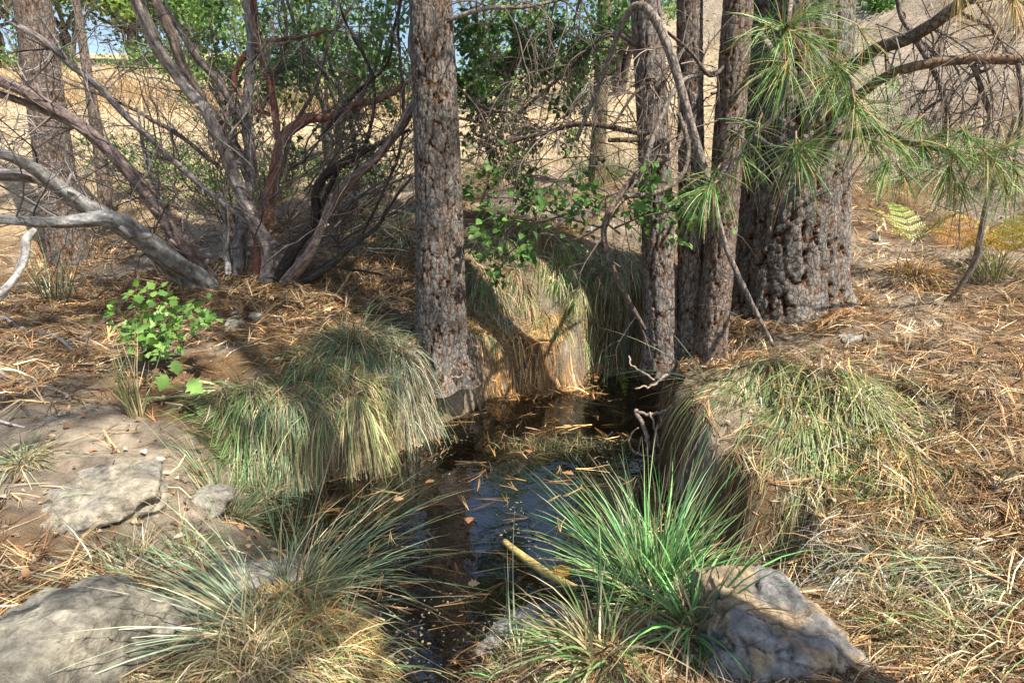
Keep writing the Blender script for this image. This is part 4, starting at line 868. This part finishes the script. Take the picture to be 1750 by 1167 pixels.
x, y = scatter(6500, lambda x, y: ((x > 1.5) & (pond_sd(x, y) > .1)) * .8 * (1 - .9 * MOUND(x, y)) + .02, 2); litter('needle_litter', 'thick loose pine needles over the right bank', x, y, .18, .0036, NP, .08)
n = 3800; sh = P(430, 500, 4.75); x = sh[0] + rs.randn(n) * .75; y = sh[1] - .05 + rs.randn(n) * .28
litter('needle_litter', 'deep orange needle bed heaped round the foot of the shrub', x, y, .2, .0055, [C3(.40, .26, .13), C3(.30, .185, .09), C3(.46, .34, .20), C3(.22, .15, .09)], .10)
n = 4200; x = rs.uniform(-4.2, -1.3, n); y = rs.uniform(2.6, 5.4, n); k = fbm2(x * 1.5, y * 1.5, 3, 55) > -.12; x = x[k]; y = y[k]
litter('needle_litter', 'loose brown needles over the ground left of the seedling', x, y, .2, .005, NP, .06)
def d_w(x, y): return (pond_sd(x, y) < .03) * (.15 + sst(-.1, .3, fbm2(x * 3, y * 3, 3, 99)) * .8) * (1 + 0 * x)
n = 190; x = rs.uniform(-1.2, 1.3, 9000); y = rs.uniform(1.3, 4.3, 9000); k = rs.rand(9000) < d_w(x, y); x, y = x[k][:n], y[k][:n]
k0 = litter('floating_needles', 'orange pine needles floating on the pool', x, y, .17, .0028, NP[:3] + [C3(.48, .28, .10)], .0, water=True)
n = 1900; x = rs.uniform(-1.2, 1.3, 9000); y = rs.uniform(1.3, 4.3, 9000); k = pond_sd(x, y) < 0; x, y = x[k][:n], y[k][:n]
litter('sunken_needles', 'brown needles and leaves lying on the pool bed', x, y, .12, .004, [C3(.42, .24, .09), C3(.22, .13, .06), C3(.48, .34, .17), C3(.12, .09, .05)], .0)
rc = PZ(890, 668, 0.02); n = 700
litter('needle_raft', 'sunlit orange needles heaped on the back shore', rc[0] + rs.randn(n) * .26, rc[1] + rs.randn(n) * .09 + .04, .15, .003, [C3(.50, .29, .11), C3(.56, .38, .18), C3(.38, .2, .08)], .04, water=True)
# dry field behind
n = 46000; t = rs.rand(n) ** 1.3; y = 5.6 + 20 * t; x = (rs.rand(n) - .5) * 2.1 * y
r_ = np.clip(y / 9, .8, 3); keep = ~((x > 3) & (rs.rand(n) < .55)); x, y, r_ = x[keep], y[keep], r_[keep]; n = len(x)
g = Geo(); pal = GR['straw'] + [C3(.62, .52, .34)] + GR['tan'] + GR['orange'] + GR['grey']
blades(g, np.stack([x, y, H(x, y) - .01], 1), rs.randn(n, 3) * .7 + C3(0, 0, .7), rs.uniform(.10, .30, n) * r_ ** .6, .006 * r_, np.full(n, 1.2), pal, 2, .3, False)
tag(g.build('dry_grass', M_dry), 'pale straw coloured dry grass on the field and hillside', 'grass', kind='stuff')
# taller dry grass band at far field edge
n = 5000; x = rs.uniform(-13, -2, n); y = rs.uniform(13, 17, n)
g = Geo(); blades(g, np.stack([x, y, H(x, y)], 1), rs.randn(n, 3) * .3 + C3(0, 0, 1), rs.uniform(.3, .8, n), np.full(n, .012), np.full(n, .5), GR['orange'] + GR['tan'], 2, .2, False)
tag(g.build('tall_dry_grass', M_dry), 'taller golden grass along the far side of the straw field', 'grass', kind='stuff')
# small grass everywhere between the big clumps
x, y = scatter(9000, lambda x, y: (pond_sd(x, y) > .08) * sst(.0, .35, fbm2(x * 2.2, y * 2.2, 3, 123)) * np.where((x > 1.1), 1 - MOUND(x, y), .22), 5)
n = len(x); g = Geo()
blades(g, np.stack([x, y, H(x, y) - .005], 1), rs.randn(n, 3) * .6 + C3(0, 0, .8), rs.uniform(.08, .24, n), np.full(n, .003), np.full(n, 1.8), GR['tan'] + GR['straw'] + GR['grey'] + GR['olive'], 4, .3)
tag(g.build('short_grass', M_dry), 'thin short dry grass between the larger clumps', 'grass', kind='stuff')

# ------------------------------------------------------------------ rocks
def rock(label, c, size, rotz, seed, col, nplanes=14, sub=5, name='boulder', group='boulders on the banks', col2=None, cracks=0., tiltx=0., sharp=9, cat='rock', layer=0.):
    bm = bmesh.new(); bmesh.ops.create_icosphere(bm, subdivisions=sub, radius=1)
    V = np.array([v.co[:] for v in bm.verts]); F = np.array([[v.index for v in f.verts] for f in bm.faces]); bm.free()
    R = np.random.RandomState(seed); N = nrm(R.randn(nplanes, 3)); N = np.vstack([N, [[0, 0, 1], [0, 0, -1]]]); D = R.uniform(.72, 1.0, len(N)); D[-2] = .75
    rr = 0
    for nn_, dd in zip(N, D):
        dt = V @ nn_; rr = rr + np.where(dt > .05, (np.maximum(dt, .05) / dd) ** sharp, 0)
    r = (rr + 1e-3) ** (-1 / sharp); r = np.minimum(r, 1.25)
    p = V * r[:, None]
    n1 = fbm3(p * 2.2 + seed, 5, seed); n2 = fbm3(p * 9 + seed, 3, seed + 5)
    p = p * (1 - .09 * (1 - sst(0, .22, np.abs(fbm3(p * 1.7 + seed * 5, 4, seed + 28)))))[:, None]
    ridge = np.abs(fbm3(p * 2.6 + seed * 3, 3, seed + 8)); crack = 1 - sst(.0, .05, ridge)
    if layer: p = p * (1 + layer * (vn2(p[:, 2] * 14 + n1 * 3, p[:, 0] * 1.5, seed) )[:, None])
    p = p * (1 + .17 * n1 + .05 * n2 + .02 * fbm3(p * 30, 2, seed) - .05 * crack * (1 if cracks else .3))[:, None]
    S_ = np.array(size); p = p * S_
    a = tiltx; p = np.stack([p[:, 0], p[:, 1] * math.cos(a) - p[:, 2] * math.sin(a), p[:, 1] * math.sin(a) + p[:, 2] * math.cos(a)], 1)
    a = rotz; p = np.stack([p[:, 0] * math.cos(a) - p[:, 1] * math.sin(a), p[:, 0] * math.sin(a) + p[:, 1] * math.cos(a), p[:, 2]], 1)
    cc = .85 * np.array(col) * (1 + .7 * n1 + .6 * n2)[:, None]
    if col2 is not None: cc = lerp(cc, np.array(col2) * .85 * (1 + .8 * n2)[:, None], sst(-.1, .25, fbm3(V * 1.8 + 9, 3, seed + 2))[:, None])
    cc = lerp(cc, np.array([.06, .05, .04]), (crack * cracks)[:, None])
    g = Geo(); g.add(p, np.clip(cc, .01, .8), None, F)
    o = bpy.data.objects.new(name, g.mesh(name, M_rock)); COL.objects.link(o); o.location = [float(q) for q in c]
    return tag(o, label, cat, group)
def rk(u, v, sink): p = G(u, v); p[2] -= sink; return p
rock('flat topped sandstone boulder half buried in the left bank', rk(158, 815, .11), (.42, .31, .17), -.25, 5, (.40, .35, .265), 16, col2=(.30, .28, .235), tiltx=.15, sharp=12)
rock('large pale boulder in the bottom left corner under sweeping grass', rk(135, 1100, .03), (.29, .25, .26), .3, 9, (.38, .345, .27), 16, col2=(.24, .22, .18), cracks=.4, sharp=14, layer=.03)
rock('dark brown low rock in the bottom left corner below the pale boulder', rk(20, 1150, .05), (.2, .15, .14), .8, 31, (.14, .11, .08), 12)
rock('smooth grey slab between the fan of grass and the dirt', rk(430, 985, .06), (.27, .17, .115), .2, 12, (.37, .35, .30), 9, col2=(.27, .26, .23), sharp=14)
rock('angular cracked boulder with orange and blue grey faces at the bottom right', rk(1330, 1105, .05), (.29, .25, .225), -.5, 22, (.25, .24, .23), 20, 6, col2=(.40, .30, .19), cracks=.7, sharp=26, layer=.03)
rock('flat grey rock with dark cracks at the pool mouth', rk(905, 1085, .02), (.21, .11, .085), .15, 41, (.33, .31, .29), 12, cracks=.9, layer=.10)
rock('rock wedge behind the angular boulder', rk(1180, 1000, .05), (.16, .1, .1), .3, 47, (.36, .31, .24), 12)
rock('low buried stone right of the old pine foot', rk(1455, 575, .03), (.09, .06, .05), .3, 51, (.37, .35, .29), 10, 4)
rock('buried stone in the right bank needles', rk(1490, 650, .03), (.10, .07, .05), .3, 53, (.30, .27, .22), 10, 4)
rock('pale clod of rock where the straight pine meets the bank', rk(735, 600, .04), (.09, .07, .10), .3, 57, (.38, .33, .25), 10, 4)
rock('dirt crusted stone under the left bank grass', rk(350, 855, .03), (.11, .08, .10), .3, 58, (.37, .34, .28), 10, 4)
rock('thin grey stone above the flat boulder', rk(95, 715, .03), (.14, .08, .05), .1, 59, (.27, .24, .19), 10, 4)
ST = 'small stones on the left bank below the shrub'
for i, (u, v, s, lab) in enumerate([(440, 545, .065, 'largest pale stone on the dirt below the shrub'), (400, 560, .075, 'mossy tan stone beside the largest pale stone'), (405, 540, .045, 'stone resting above the mossy tan one'), (486, 567, .026, 'small pale stone right of the largest one'),
                          (508, 572, .024, 'flat pale pebble right of the small pale stone'), (452, 616, .026, 'grey pebble alone on the dark dirt'), (474, 619, .022, 'narrow pebble beside the lone grey pebble'), (728, 562, .04, 'rounded stone against the left foot of the straight pine'),
                          (492, 580, .02, 'pebble just below the flat pale one'), (476, 640, .03, 'dusty stone above the green mound')]):
    rock(lab, rk(u, v, -s * .2), (s, s * .75, s * .7), i, 60 + i, (.42, .38, .29), 9, 3, 'stone', ST)
# countless crumbs of rock
g = Geo(); x, y = scatter(5200, lambda x, y: (pond_sd(x, y) > .04) * np.where(x < -.4, .7, .25), 9); n = len(x); z = H(x, y)
oc = np.array([(1, 0, 0), (-1, 0, 0), (0, 1, 0), (0, -1, 0), (0, 0, 1), (0, 0, -1)], float); ot = np.array([(0, 2, 4), (2, 1, 4), (1, 3, 4), (3, 0, 4), (2, 0, 5), (1, 2, 5), (3, 1, 5), (0, 3, 5)])
s = (.003 + .012 * rs.rand(n) ** 4)[:, None, None]; V = oc[None] * s * rs.uniform(.5, 1.3, (n, 6, 1)) + rs.randn(n, 6, 3) * s * .2 + np.stack([x, y, z + .002], 1)[:, None]
g.add(V.reshape(-1, 3), np.repeat(C3(.40, .35, .27)[None, None] * rs.uniform(.5, 1.3, (n, 1, 1)), 6, 1).reshape(-1, 3), None, (ot[None] + (np.arange(n) * 6)[:, None, None]).reshape(-1, 3))
tag(g.build('gravel', M_rock, smooth=False), 'crumbs of stone and clods scattered on the dirt', 'gravel', kind='stuff')

# ------------------------------------------------------------------ fallen branches, roots, stick, ferns, floating leaves
def stick(name, label, L, col, rough=None, ns=10, twigs=0, cat='branch', group=None, ontop=False):
    C, R = limbpts(L, .02)
    if ontop: C[:, 2] = np.maximum(C[:, 2], H(C[:, 0], C[:, 1]) + R * .5)
    g = Geo(); tube(g, C, R, ns, col, rough or streak(2.0, .5)); 
    if twigs:
        T = nrm(np.gradient(C, axis=0))
        for k in range(twigs):
            i = rs.randint(len(C) // 4, len(C)); grow(g, C[i], T[i] * .6 + nrm(rs.randn(1, 3))[0] + C3(0, 0, .3), rs.uniform(.1, .3), R[i] * .5, 1, .1, .4, 4, col, (1, 3))
    return tag(g.build(name, M_wood), label, cat, group)
FB = 'fallen dead branches on the left bank'
def gd(u, v, w, dz=0.0):
    p = G(u, v); return (u, v, p[1] * 1.0 - .02, w)
stick('fallen_branch', 'bleached forked branch hanging down at the left edge', [(60, 392, 3.4, 10), (45, 410, 3.35, 16), (42, 440, 3.3, 14), (22, 480, 3.2, 13), (-10, 510, 3.1, 13)], (.45, .42, .39), twigs=1, group=FB)
stick('fallen_branch', 'curved grey branch lying left of the oak seedling', [gd(-20, 545, 12), gd(50, 572, 12), gd(100, 580, 11), gd(130, 605, 9), gd(145, 618, 6)], (.24, .21, .19), group=FB, ontop=True, twigs=2)
stick('fallen_branch', 'grey branch passing behind the oak seedling', [gd(110, 588, 7), gd(150, 572, 9), gd(195, 535, 9), gd(240, 500, 9), gd(275, 492, 7)], (.36, .33, .30), group=FB, ontop=True)
stick('fallen_branch', 'thin grey branch across the needles at the left', [gd(-20, 620, 7), gd(25, 650, 7), gd(90, 665, 6), gd(130, 680, 4)], (.33, .30, .28), group=FB, ontop=True, twigs=1)
stick('fallen_branch', 'straight dark pole lying under the low grey limb', [gd(0, 492, 9), gd(90, 488, 9), gd(160, 492, 8), gd(205, 496, 6)], (.16, .14, .12), group=FB, ontop=True)
stick('fallen_branch', 'short pale stick at the left edge above the flat boulder', [gd(-15, 716, 6), gd(15, 724, 6), gd(42, 730, 4)], (.5, .47, .44), group=FB, ontop=True)
FR = 'thin sticks lying in the right bank needles'
stick('fallen_stick', 'grey stick running down the right bank toward the corner', [gd(1670, 735, 7), gd(1690, 790, 8), gd(1705, 840, 7)], (.38, .35, .33), group=FR, ontop=True, twigs=2)
stick('fallen_stick', 'long thin stick across the right bank above the grass', [gd(1440, 690, 5), gd(1510, 715, 6), gd(1600, 712, 6), gd(1680, 720, 5)], (.36, .32, .28), group=FR, ontop=True, twigs=1)
stick('fallen_stick', 'slanting dark stick above the long thin one', [gd(1520, 625, 4), gd(1570, 680, 5), gd(1610, 708, 4)], (.2, .17, .15), group=FR, ontop=True)
stick('fallen_stick', 'short upright grey stub in the lower right', [(1712, 1020, 1.55, 7), (1708, 1060, 1.55, 8), (1705, 1105, 1.56, 8)], (.42, .39, .36), group=FR)
stick('drooping_branch', 'curved dark bare branch touching the ground right of the old pine', [(1735, 200, 3.3, 8), (1712, 280, 3.55, 9), (1690, 335, 3.7, 10), (1680, 380, 3.75, 12), (1668, 440, 3.8, 13), (1640, 490, 3.85, 9), (1615, 515, 3.9, 6)], (.26, .22, .19), twigs=1)
stick('stick', 'pale yellow peeled stick standing out of the pool', [(u_, v_, PZ(u_, v_, z_)[1], w_) for u_, v_, z_, w_ in ((862, 925, .02, 12), (900, 955, .04, 17), (945, 985, .05, 17), (985, 1004, .03, 13))], (.56, .42, .15), lambda a, s, r: (1 + .12 * vn2(a, s * 25, 3), 1 + .5 * vn2(a * 2, s * 30, 5)), cat='stick')
RT = thing('tree_root', 'tangle of pale exposed roots on the right side of the pool', 'roots', P(1110, 700, 3.3))
for L in ([(1085, 700, 3.35, 12), (1098, 725, 3.3, 13), (1108, 755, 3.28, 13), (1106, 775, 3.3, 9)], [(1140, 700, 3.3, 7), (1115, 708, 3.3, 9), (1090, 704, 3.33, 9)], [(1150, 690, 3.35, 8), (1130, 720, 3.3, 8), (1122, 750, 3.25, 8), (1132, 775, 3.25, 7), (1110, 778, 3.25, 6), (1080, 768, 3.3, 6), (1078, 745, 3.3, 5), (1090, 730, 3.3, 5)],
          [(1110, 705, 3.3, 6), (1118, 730, 3.25, 6), (1120, 790, 3.2, 5), (1130, 820, 3.1, 7), (1140, 815, 3.1, 5)], [(1120, 650, 3.6, 6), (1080, 625, 3.65, 5), (1075, 608, 3.7, 5)], [(1140, 640, 3.6, 7), (1110, 660, 3.55, 6), (1085, 664, 3.5, 4)], [(1098, 745, 3.3, 4), (1092, 765, 3.3, 4), (1100, 780, 3.3, 3)],
          [(760, 640, 3.72, 5), (785, 645, 3.7, 6), (790, 632, 3.7, 5)]):
    C, R = limbpts(L, .015); R = R * .75; C = C + .012 * rs.randn(*C.shape) * .35; g = Geo(); tube(g, C, R, 8, (.33, .26, .20), lambda a, s, r: (1 + .25 * vn2(a, s * 40, 3), 1 + .4 * vn2(a, s * 50, 4))); g.build('root', M_wood, RT)
def fern(label, u, v, y, nf, L, pal, dirs=None, group=None):
    b = P(u, v, y); t = thing('fern', label, 'fern', b, group)
    for k in range(nf):
        a = rs.rand() * 2 * PI; d = np.array([math.cos(a), math.sin(a) * .6, 1.3]) if dirs is None else np.array(dirs[k % len(dirs)], float) + rs.randn(3) * .15
        pts = [b]; dd = nrm(d[None])[0]
        for i in range(14): dd = nrm((dd + C3(0, 0, -.09))[None])[0]; pts.append(pts[-1] + dd * L / 14)
        C = np.array(pts); g = Geo(); tube(g, C, np.linspace(.002, .0008, 15), 4, (.30, .22, .10))
        T = nrm(np.gradient(C, axis=0)); sd_ = nrm(np.cross(T, C3(0, 0, 1))); col = pal[rs.randint(len(pal))] * rs.uniform(.8, 1.2)
        for i in range(2, 15, 2):
            for sg in (-1, 1):
                m = 7; l = L * .30 * (1 - (i - 2) / 13.5); base = C[i]; dr = nrm((sd_[i] * sg + T[i] * .45)[None])[0]
                q = base + dr * l * np.linspace(.05, .95, m)[:, None]
                for s2 in (-1, 1):
                    e2 = nrm(np.cross(dr, np.cross(T[i], dr))[None])[0]
                    leaves(g, q, nrm(np.tile(dr * .6 + T[i] * s2, (m, 1))), np.tile(np.cross(T[i], dr), (m, 1)) + .001, np.full(m, L * .05), np.full(m, L * .02), np.tile(col, (m, 1)) * rs.uniform(.8, 1.2, (m, 1)))
        g.build('frond', M_leaf, t)
    return t
YF = [C3(.42, .25, .04), C3(.50, .33, .05), C3(.26, .30, .04), C3(.36, .17, .05)]
FG = 'bracken ferns at the right edge'
fern('orange and yellow bracken at the right edge', 1715, 440, 4.1, 9, .55, YF, group=FG)
fern('yellow green bracken under the pine boughs', 1560, 420, 4.4, 8, .5, [C3(.26, .34, .06), C3(.36, .36, .07)], group=FG)
fern('rusty bracken between the green fern and the right edge', 1640, 430, 4.6, 8, .5, YF[:1] + YF[3:], group=FG)
fern('small green fern hanging in the dark back corner of the pool', 1062, 628, 4.0, 3, .2, [C3(.16, .24, .05), C3(.24, .28, .06)], [(-.7, -.3, -.1), (.1, -.5, -.7), (.7, -.4, -.1)])
fern('rusty dead fern left of the small green fern', 1030, 620, 4.05, 4, .2, [C3(.33, .14, .05)], [(-.6, -.5, .0), (-.8, -.4, -.2), (-.3, -.6, .1), (-.9, -.2, -.1)])
FLM = [leaf_mesh(.07, .055, .35, c, 'floating_leaf') for c in ((.55, .27, .05), (.40, .20, .10), (.50, .33, .18))]
for (u, v, s, k, lab) in [(968, 968, 1.6, 0, 'bright orange oak leaf floating right of the yellow stick'), (743, 823, .8, 1, 'reddish leaf floating near the left blue reflection'), (672, 856, .8, 2, 'pale tan leaf floating at the left of the pool'), (905, 775, .8, 1, 'dark red leaf at the edge of the mud bar'),
                     (980, 812, 1.0, 1, 'brown leaf on the water right of centre'), (804, 885, .8, 1, 'reddish leaf floating between the two blue reflections'), (800, 1000, .7, 2, 'small tan leaf in the pool channel')]:
    p = PZ(u, v, .006); o = bpy.data.objects.new('floating_leaf', FLM[k]); COL.objects.link(o); o.location = [float(c) for c in p + [0, 0, .006]]; o.rotation_euler = (.12, .1, rs.rand() * 6); o.scale = (s,) * 3
    tag(o, lab, 'leaf', 'fallen leaves floating on the pool')
# ------------------------------------------------------------------ leafy sprays over the upper shrub stems
def sprays(parent, spots, lsize, pal, nl, name='foliage', grav=.4, L=.5):
    g = Geo(); gt = Geo()
    for (u, v, y, k) in spots:
        for q in range(k):
            p = P(u + rs.randn() * 22, v + rs.randn() * 18, y + rs.randn() * .2); tips = []
            grow(gt, p, (rs.randn(), rs.randn() * .5, rs.randn() * .6 + .2), rs.uniform(.5, 1) * L, .0035, 2, grav, .45, 3, random.choice([BW, DW, (.2, .17, .15)]), (3, 4), tips)
            T = np.array([a for a, b in tips]); m = nl * len(T) // 6; i = rs.randint(0, len(T), m)
            c = T[i] + rs.randn(m, 3) * lsize * 1.0; col = np.array([pal[j] for j in rs.randint(0, len(pal), m)]) * rs.uniform(.6, 1.4, (m, 1))
            leaves(g, c, rs.randn(m, 3), rs.randn(m, 3) + C3(0, -.3, .9), lsize * rs.uniform(.6, 1.2, m), lsize * .62 * rs.uniform(.7, 1.1, m), col)
    gt.build('twig', M_twig, parent, kind='stuff'); g.build(name, M_leaf, parent, kind='stuff')
OT = thing('live_oak_tree', 'leafy oak boughs filling the top between the red limb and the straight pine', 'tree', P(600, 420, 6.2), 'trees and bushes on the slope behind')
g = Geo()
for L in ([(600, 420, 6.2, 16), (610, 300, 6.2, 13), (590, 180, 6.1, 10), (520, 80, 6.0, 8), (480, -30, 6, 6)], [(600, 200, 6.1, 9), (640, 120, 6.1, 8), (660, 20, 6, 6), (670, -50, 6, 5)], [(590, 180, 6.1, 8), (560, 90, 6, 7), (570, 0, 6, 5)]):
    C, R = limbpts(L, .05); tube(g, C, R, 8, (.16, .13, .11), scaly)
g.build('trunk', M_bark, OT)
sprays(OT, [(u, v, 5.9, 2) for u, v in [(470, 30), (500, 90), (520, 40), (560, 20), (560, 110), (600, 60), (620, 150), (650, 60), (660, 20), (680, 130), (540, 160), (480, 150), (610, 10), (640, 200), (390, 20), (350, 30), (380, 80), (450, 190), (520, 230), (600, 240)]], .06, LG[:3], 18)
HB = thing('oak_branch', 'bright leafed oak bough in the top middle above the back bank', 'branch', P(1000, -60, 5.4))
sprays(HB, [(u, v, 5.2, 2) for u, v in [(800, 30), (830, 80), (870, 20), (900, 90), (940, 40), (980, 60), (850, 140), (820, 190), (880, 210), (930, 160), (1010, 30), (1040, 60), (970, 130)]], .05, LG[:3] + LY[2:], 26, grav=.9)
# hanging dead twig skirts of the pines
g = Geo()
for (u, v, y, k) in [(800, 200, 4.2, 5), (850, 260, 4.2, 5), (910, 280, 4.1, 5), (960, 200, 4.0, 6), (1000, 260, 3.9, 6), (1040, 150, 3.8, 6), (1060, 260, 3.8, 5), (980, 90, 4.0, 5), (900, 60, 4.1, 5), (1020, 320, 3.8, 4), (1140, 100, 3.6, 3), (1240, 180, 3.5, 3)]:
    for q in range(k * 2): grow(g, P(u + rs.randn() * 30, v + rs.randn() * 25, y), (rs.randn() * 1.2, rs.randn() * .4, rs.randn() * .5), rs.uniform(.35, .8), .0042, 2, 1.1, .32, 4, random.choice([(.08, .06, .05), (.14, .11, .09), (.24, .2, .17)]), (2, 4))
reparent(g.build('twig', M_twig, None, kind='stuff'), T_a)
g = Geo()
for (u, v, y, k) in [(1500, 60, 3.3, 4), (1580, 130, 3.3, 5), (1640, 170, 3.2, 5), (1700, 130, 3.2, 5), (1740, 220, 3.1, 4), (1660, 250, 3.2, 4), (1600, 20, 3.3, 4), (1480, 180, 3.5, 3), (1720, 60, 3.1, 4)]:
    for q in range(int(k * 1.7)): grow(g, P(u + rs.randn() * 25, v + rs.randn() * 25, y), (rs.randn() * .8, rs.randn() * .4, -.6 + rs.randn() * .6), rs.uniform(.3, .7), .0042, 2, .5, .32, 4, random.choice([(.10, .08, .07), (.2, .16, .14), (.3, .26, .23)]), (2, 3))
reparent(g.build('twig', M_twig, None, kind='stuff'), T_big)

# ------------------------------------------------------------------ dead leaves, bark chips, brush on the slope
x, y = scatter(2600, lambda x, y: (pond_sd(x, y) > .05) * .8, 21); n = len(x)
g = Geo(); pal = [C3(.26, .15, .08), C3(.38, .27, .17), C3(.17, .10, .06), C3(.45, .37, .28)]
col = np.array([pal[i] for i in rs.randint(0, 4, n)]) * rs.uniform(.6, 1.3, (n, 1))
leaves(g, np.stack([x, y, H(x, y) + .012], 1), rs.randn(n, 3) * C3(1, 1, .3), rs.randn(n, 3) * .5 + C3(0, 0, 1), rs.uniform(.015, .05, n), rs.uniform(.010, .028, n), col, .5)
tag(g.build('dead_leaves', M_dry), 'bits of bark and dead leaves among the fallen needles', 'dead leaves', kind='stuff')
n = 7500; y = 5.8 + 12 * rs.rand(n) ** 1.2; x = rs.uniform(-1.1, 1.2, n) * y * .95; m = fbm2(x * .8, y * .8, 3, 77) > -.05; x, y = x[m], y[m]; n = len(x)
g = Geo(); blades(g, np.stack([x, y, H(x, y)], 1), rs.randn(n, 3) * C3(1, 1, .5), rs.uniform(.2, .7, n), .004 + .0009 * y, np.full(n, .5), [C3(.16, .12, .09), C3(.28, .22, .17), C3(.09, .07, .05), C3(.22, .13, .07)], 4, .5)
tag(g.build('brush_twigs', M_dry), 'dead twigs and brush strewn over the slope behind the pines', 'brush', kind='stuff')
n = 1500; y = 5.5 + 14 * rs.rand(n) ** 1.2; x = rs.uniform(-.1, 1.2, n) * y * .95; V = oc[None] * (.012 + .05 * rs.rand(n) ** 5)[:, None, None] * rs.uniform(.5, 1.3, (n, 6, 1)) + np.stack([x, y, H(x, y)], 1)[:, None]
g = Geo(); g.add(V.reshape(-1, 3), np.repeat(C3(.36, .33, .29)[None, None] * rs.uniform(.4, 1.2, (n, 1, 1)), 6, 1).reshape(-1, 3), None, (ot[None] + (np.arange(n) * 6)[:, None, None]).reshape(-1, 3))
tag(g.build('gravel', M_rock, smooth=False), 'loose stones on the bare slope behind the pines', 'gravel', kind='stuff')
# needles and duff banked against the trunk feet
xs = []; ys = []
for t_, rad_ in ((T_mid, .19), (T_a, .12), (T_b, .1), (T_c, .12), (T_big, .43), (T_far, .24)):
    n = int(900 * rad_ / .2); a = rs.rand(n) * 2 * PI; q = rad_ + np.abs(rs.randn(n)) * .12
    xs.append(t_.location[0] + np.cos(a) * q); ys.append(t_.location[1] + np.sin(a) * q)
x = np.concatenate(xs); y = np.concatenate(ys); k = pond_sd(x, y) > .1
litter('needle_litter', 'fallen needles and duff banked against the feet of the pines', x[k], y[k], .10, .0036, NP, .05)
# bits of scum and leaf crumbs gathered on the water
x = rs.uniform(-1.3, 1.4, 60000); y = rs.uniform(1.3, 4.4, 60000); sdv = pond_sd(x, y)
k = (sdv < .02) & (rs.rand(60000) < .10 * sst(.0, .35, fbm2(x * 4, y * 4, 3, 151)) + .10 * sst(-.12, 0, sdv)); x, y = x[k], y[k]; n = len(x)
pal = [C3(.30, .22, .13), C3(.16, .12, .07), C3(.42, .36, .26), C3(.20, .20, .10)]; col = np.array([pal[i] for i in rs.randint(0, 4, n)]) * rs.uniform(.6, 1.3, (n, 1)); g = Geo()
leaves(g, np.stack([x, y, np.full(n, .003)], 1), rs.randn(n, 3) * C3(1, 1, .02), np.tile(C3(0, 0, 1), (n, 1)), rs.uniform(.004, .02, n), rs.uniform(.003, .010, n), col, .1)
tag(g.build('floating_debris', M_dry), 'crumbs of leaf and scum drifting at the pool edges', 'debris', kind='stuff')
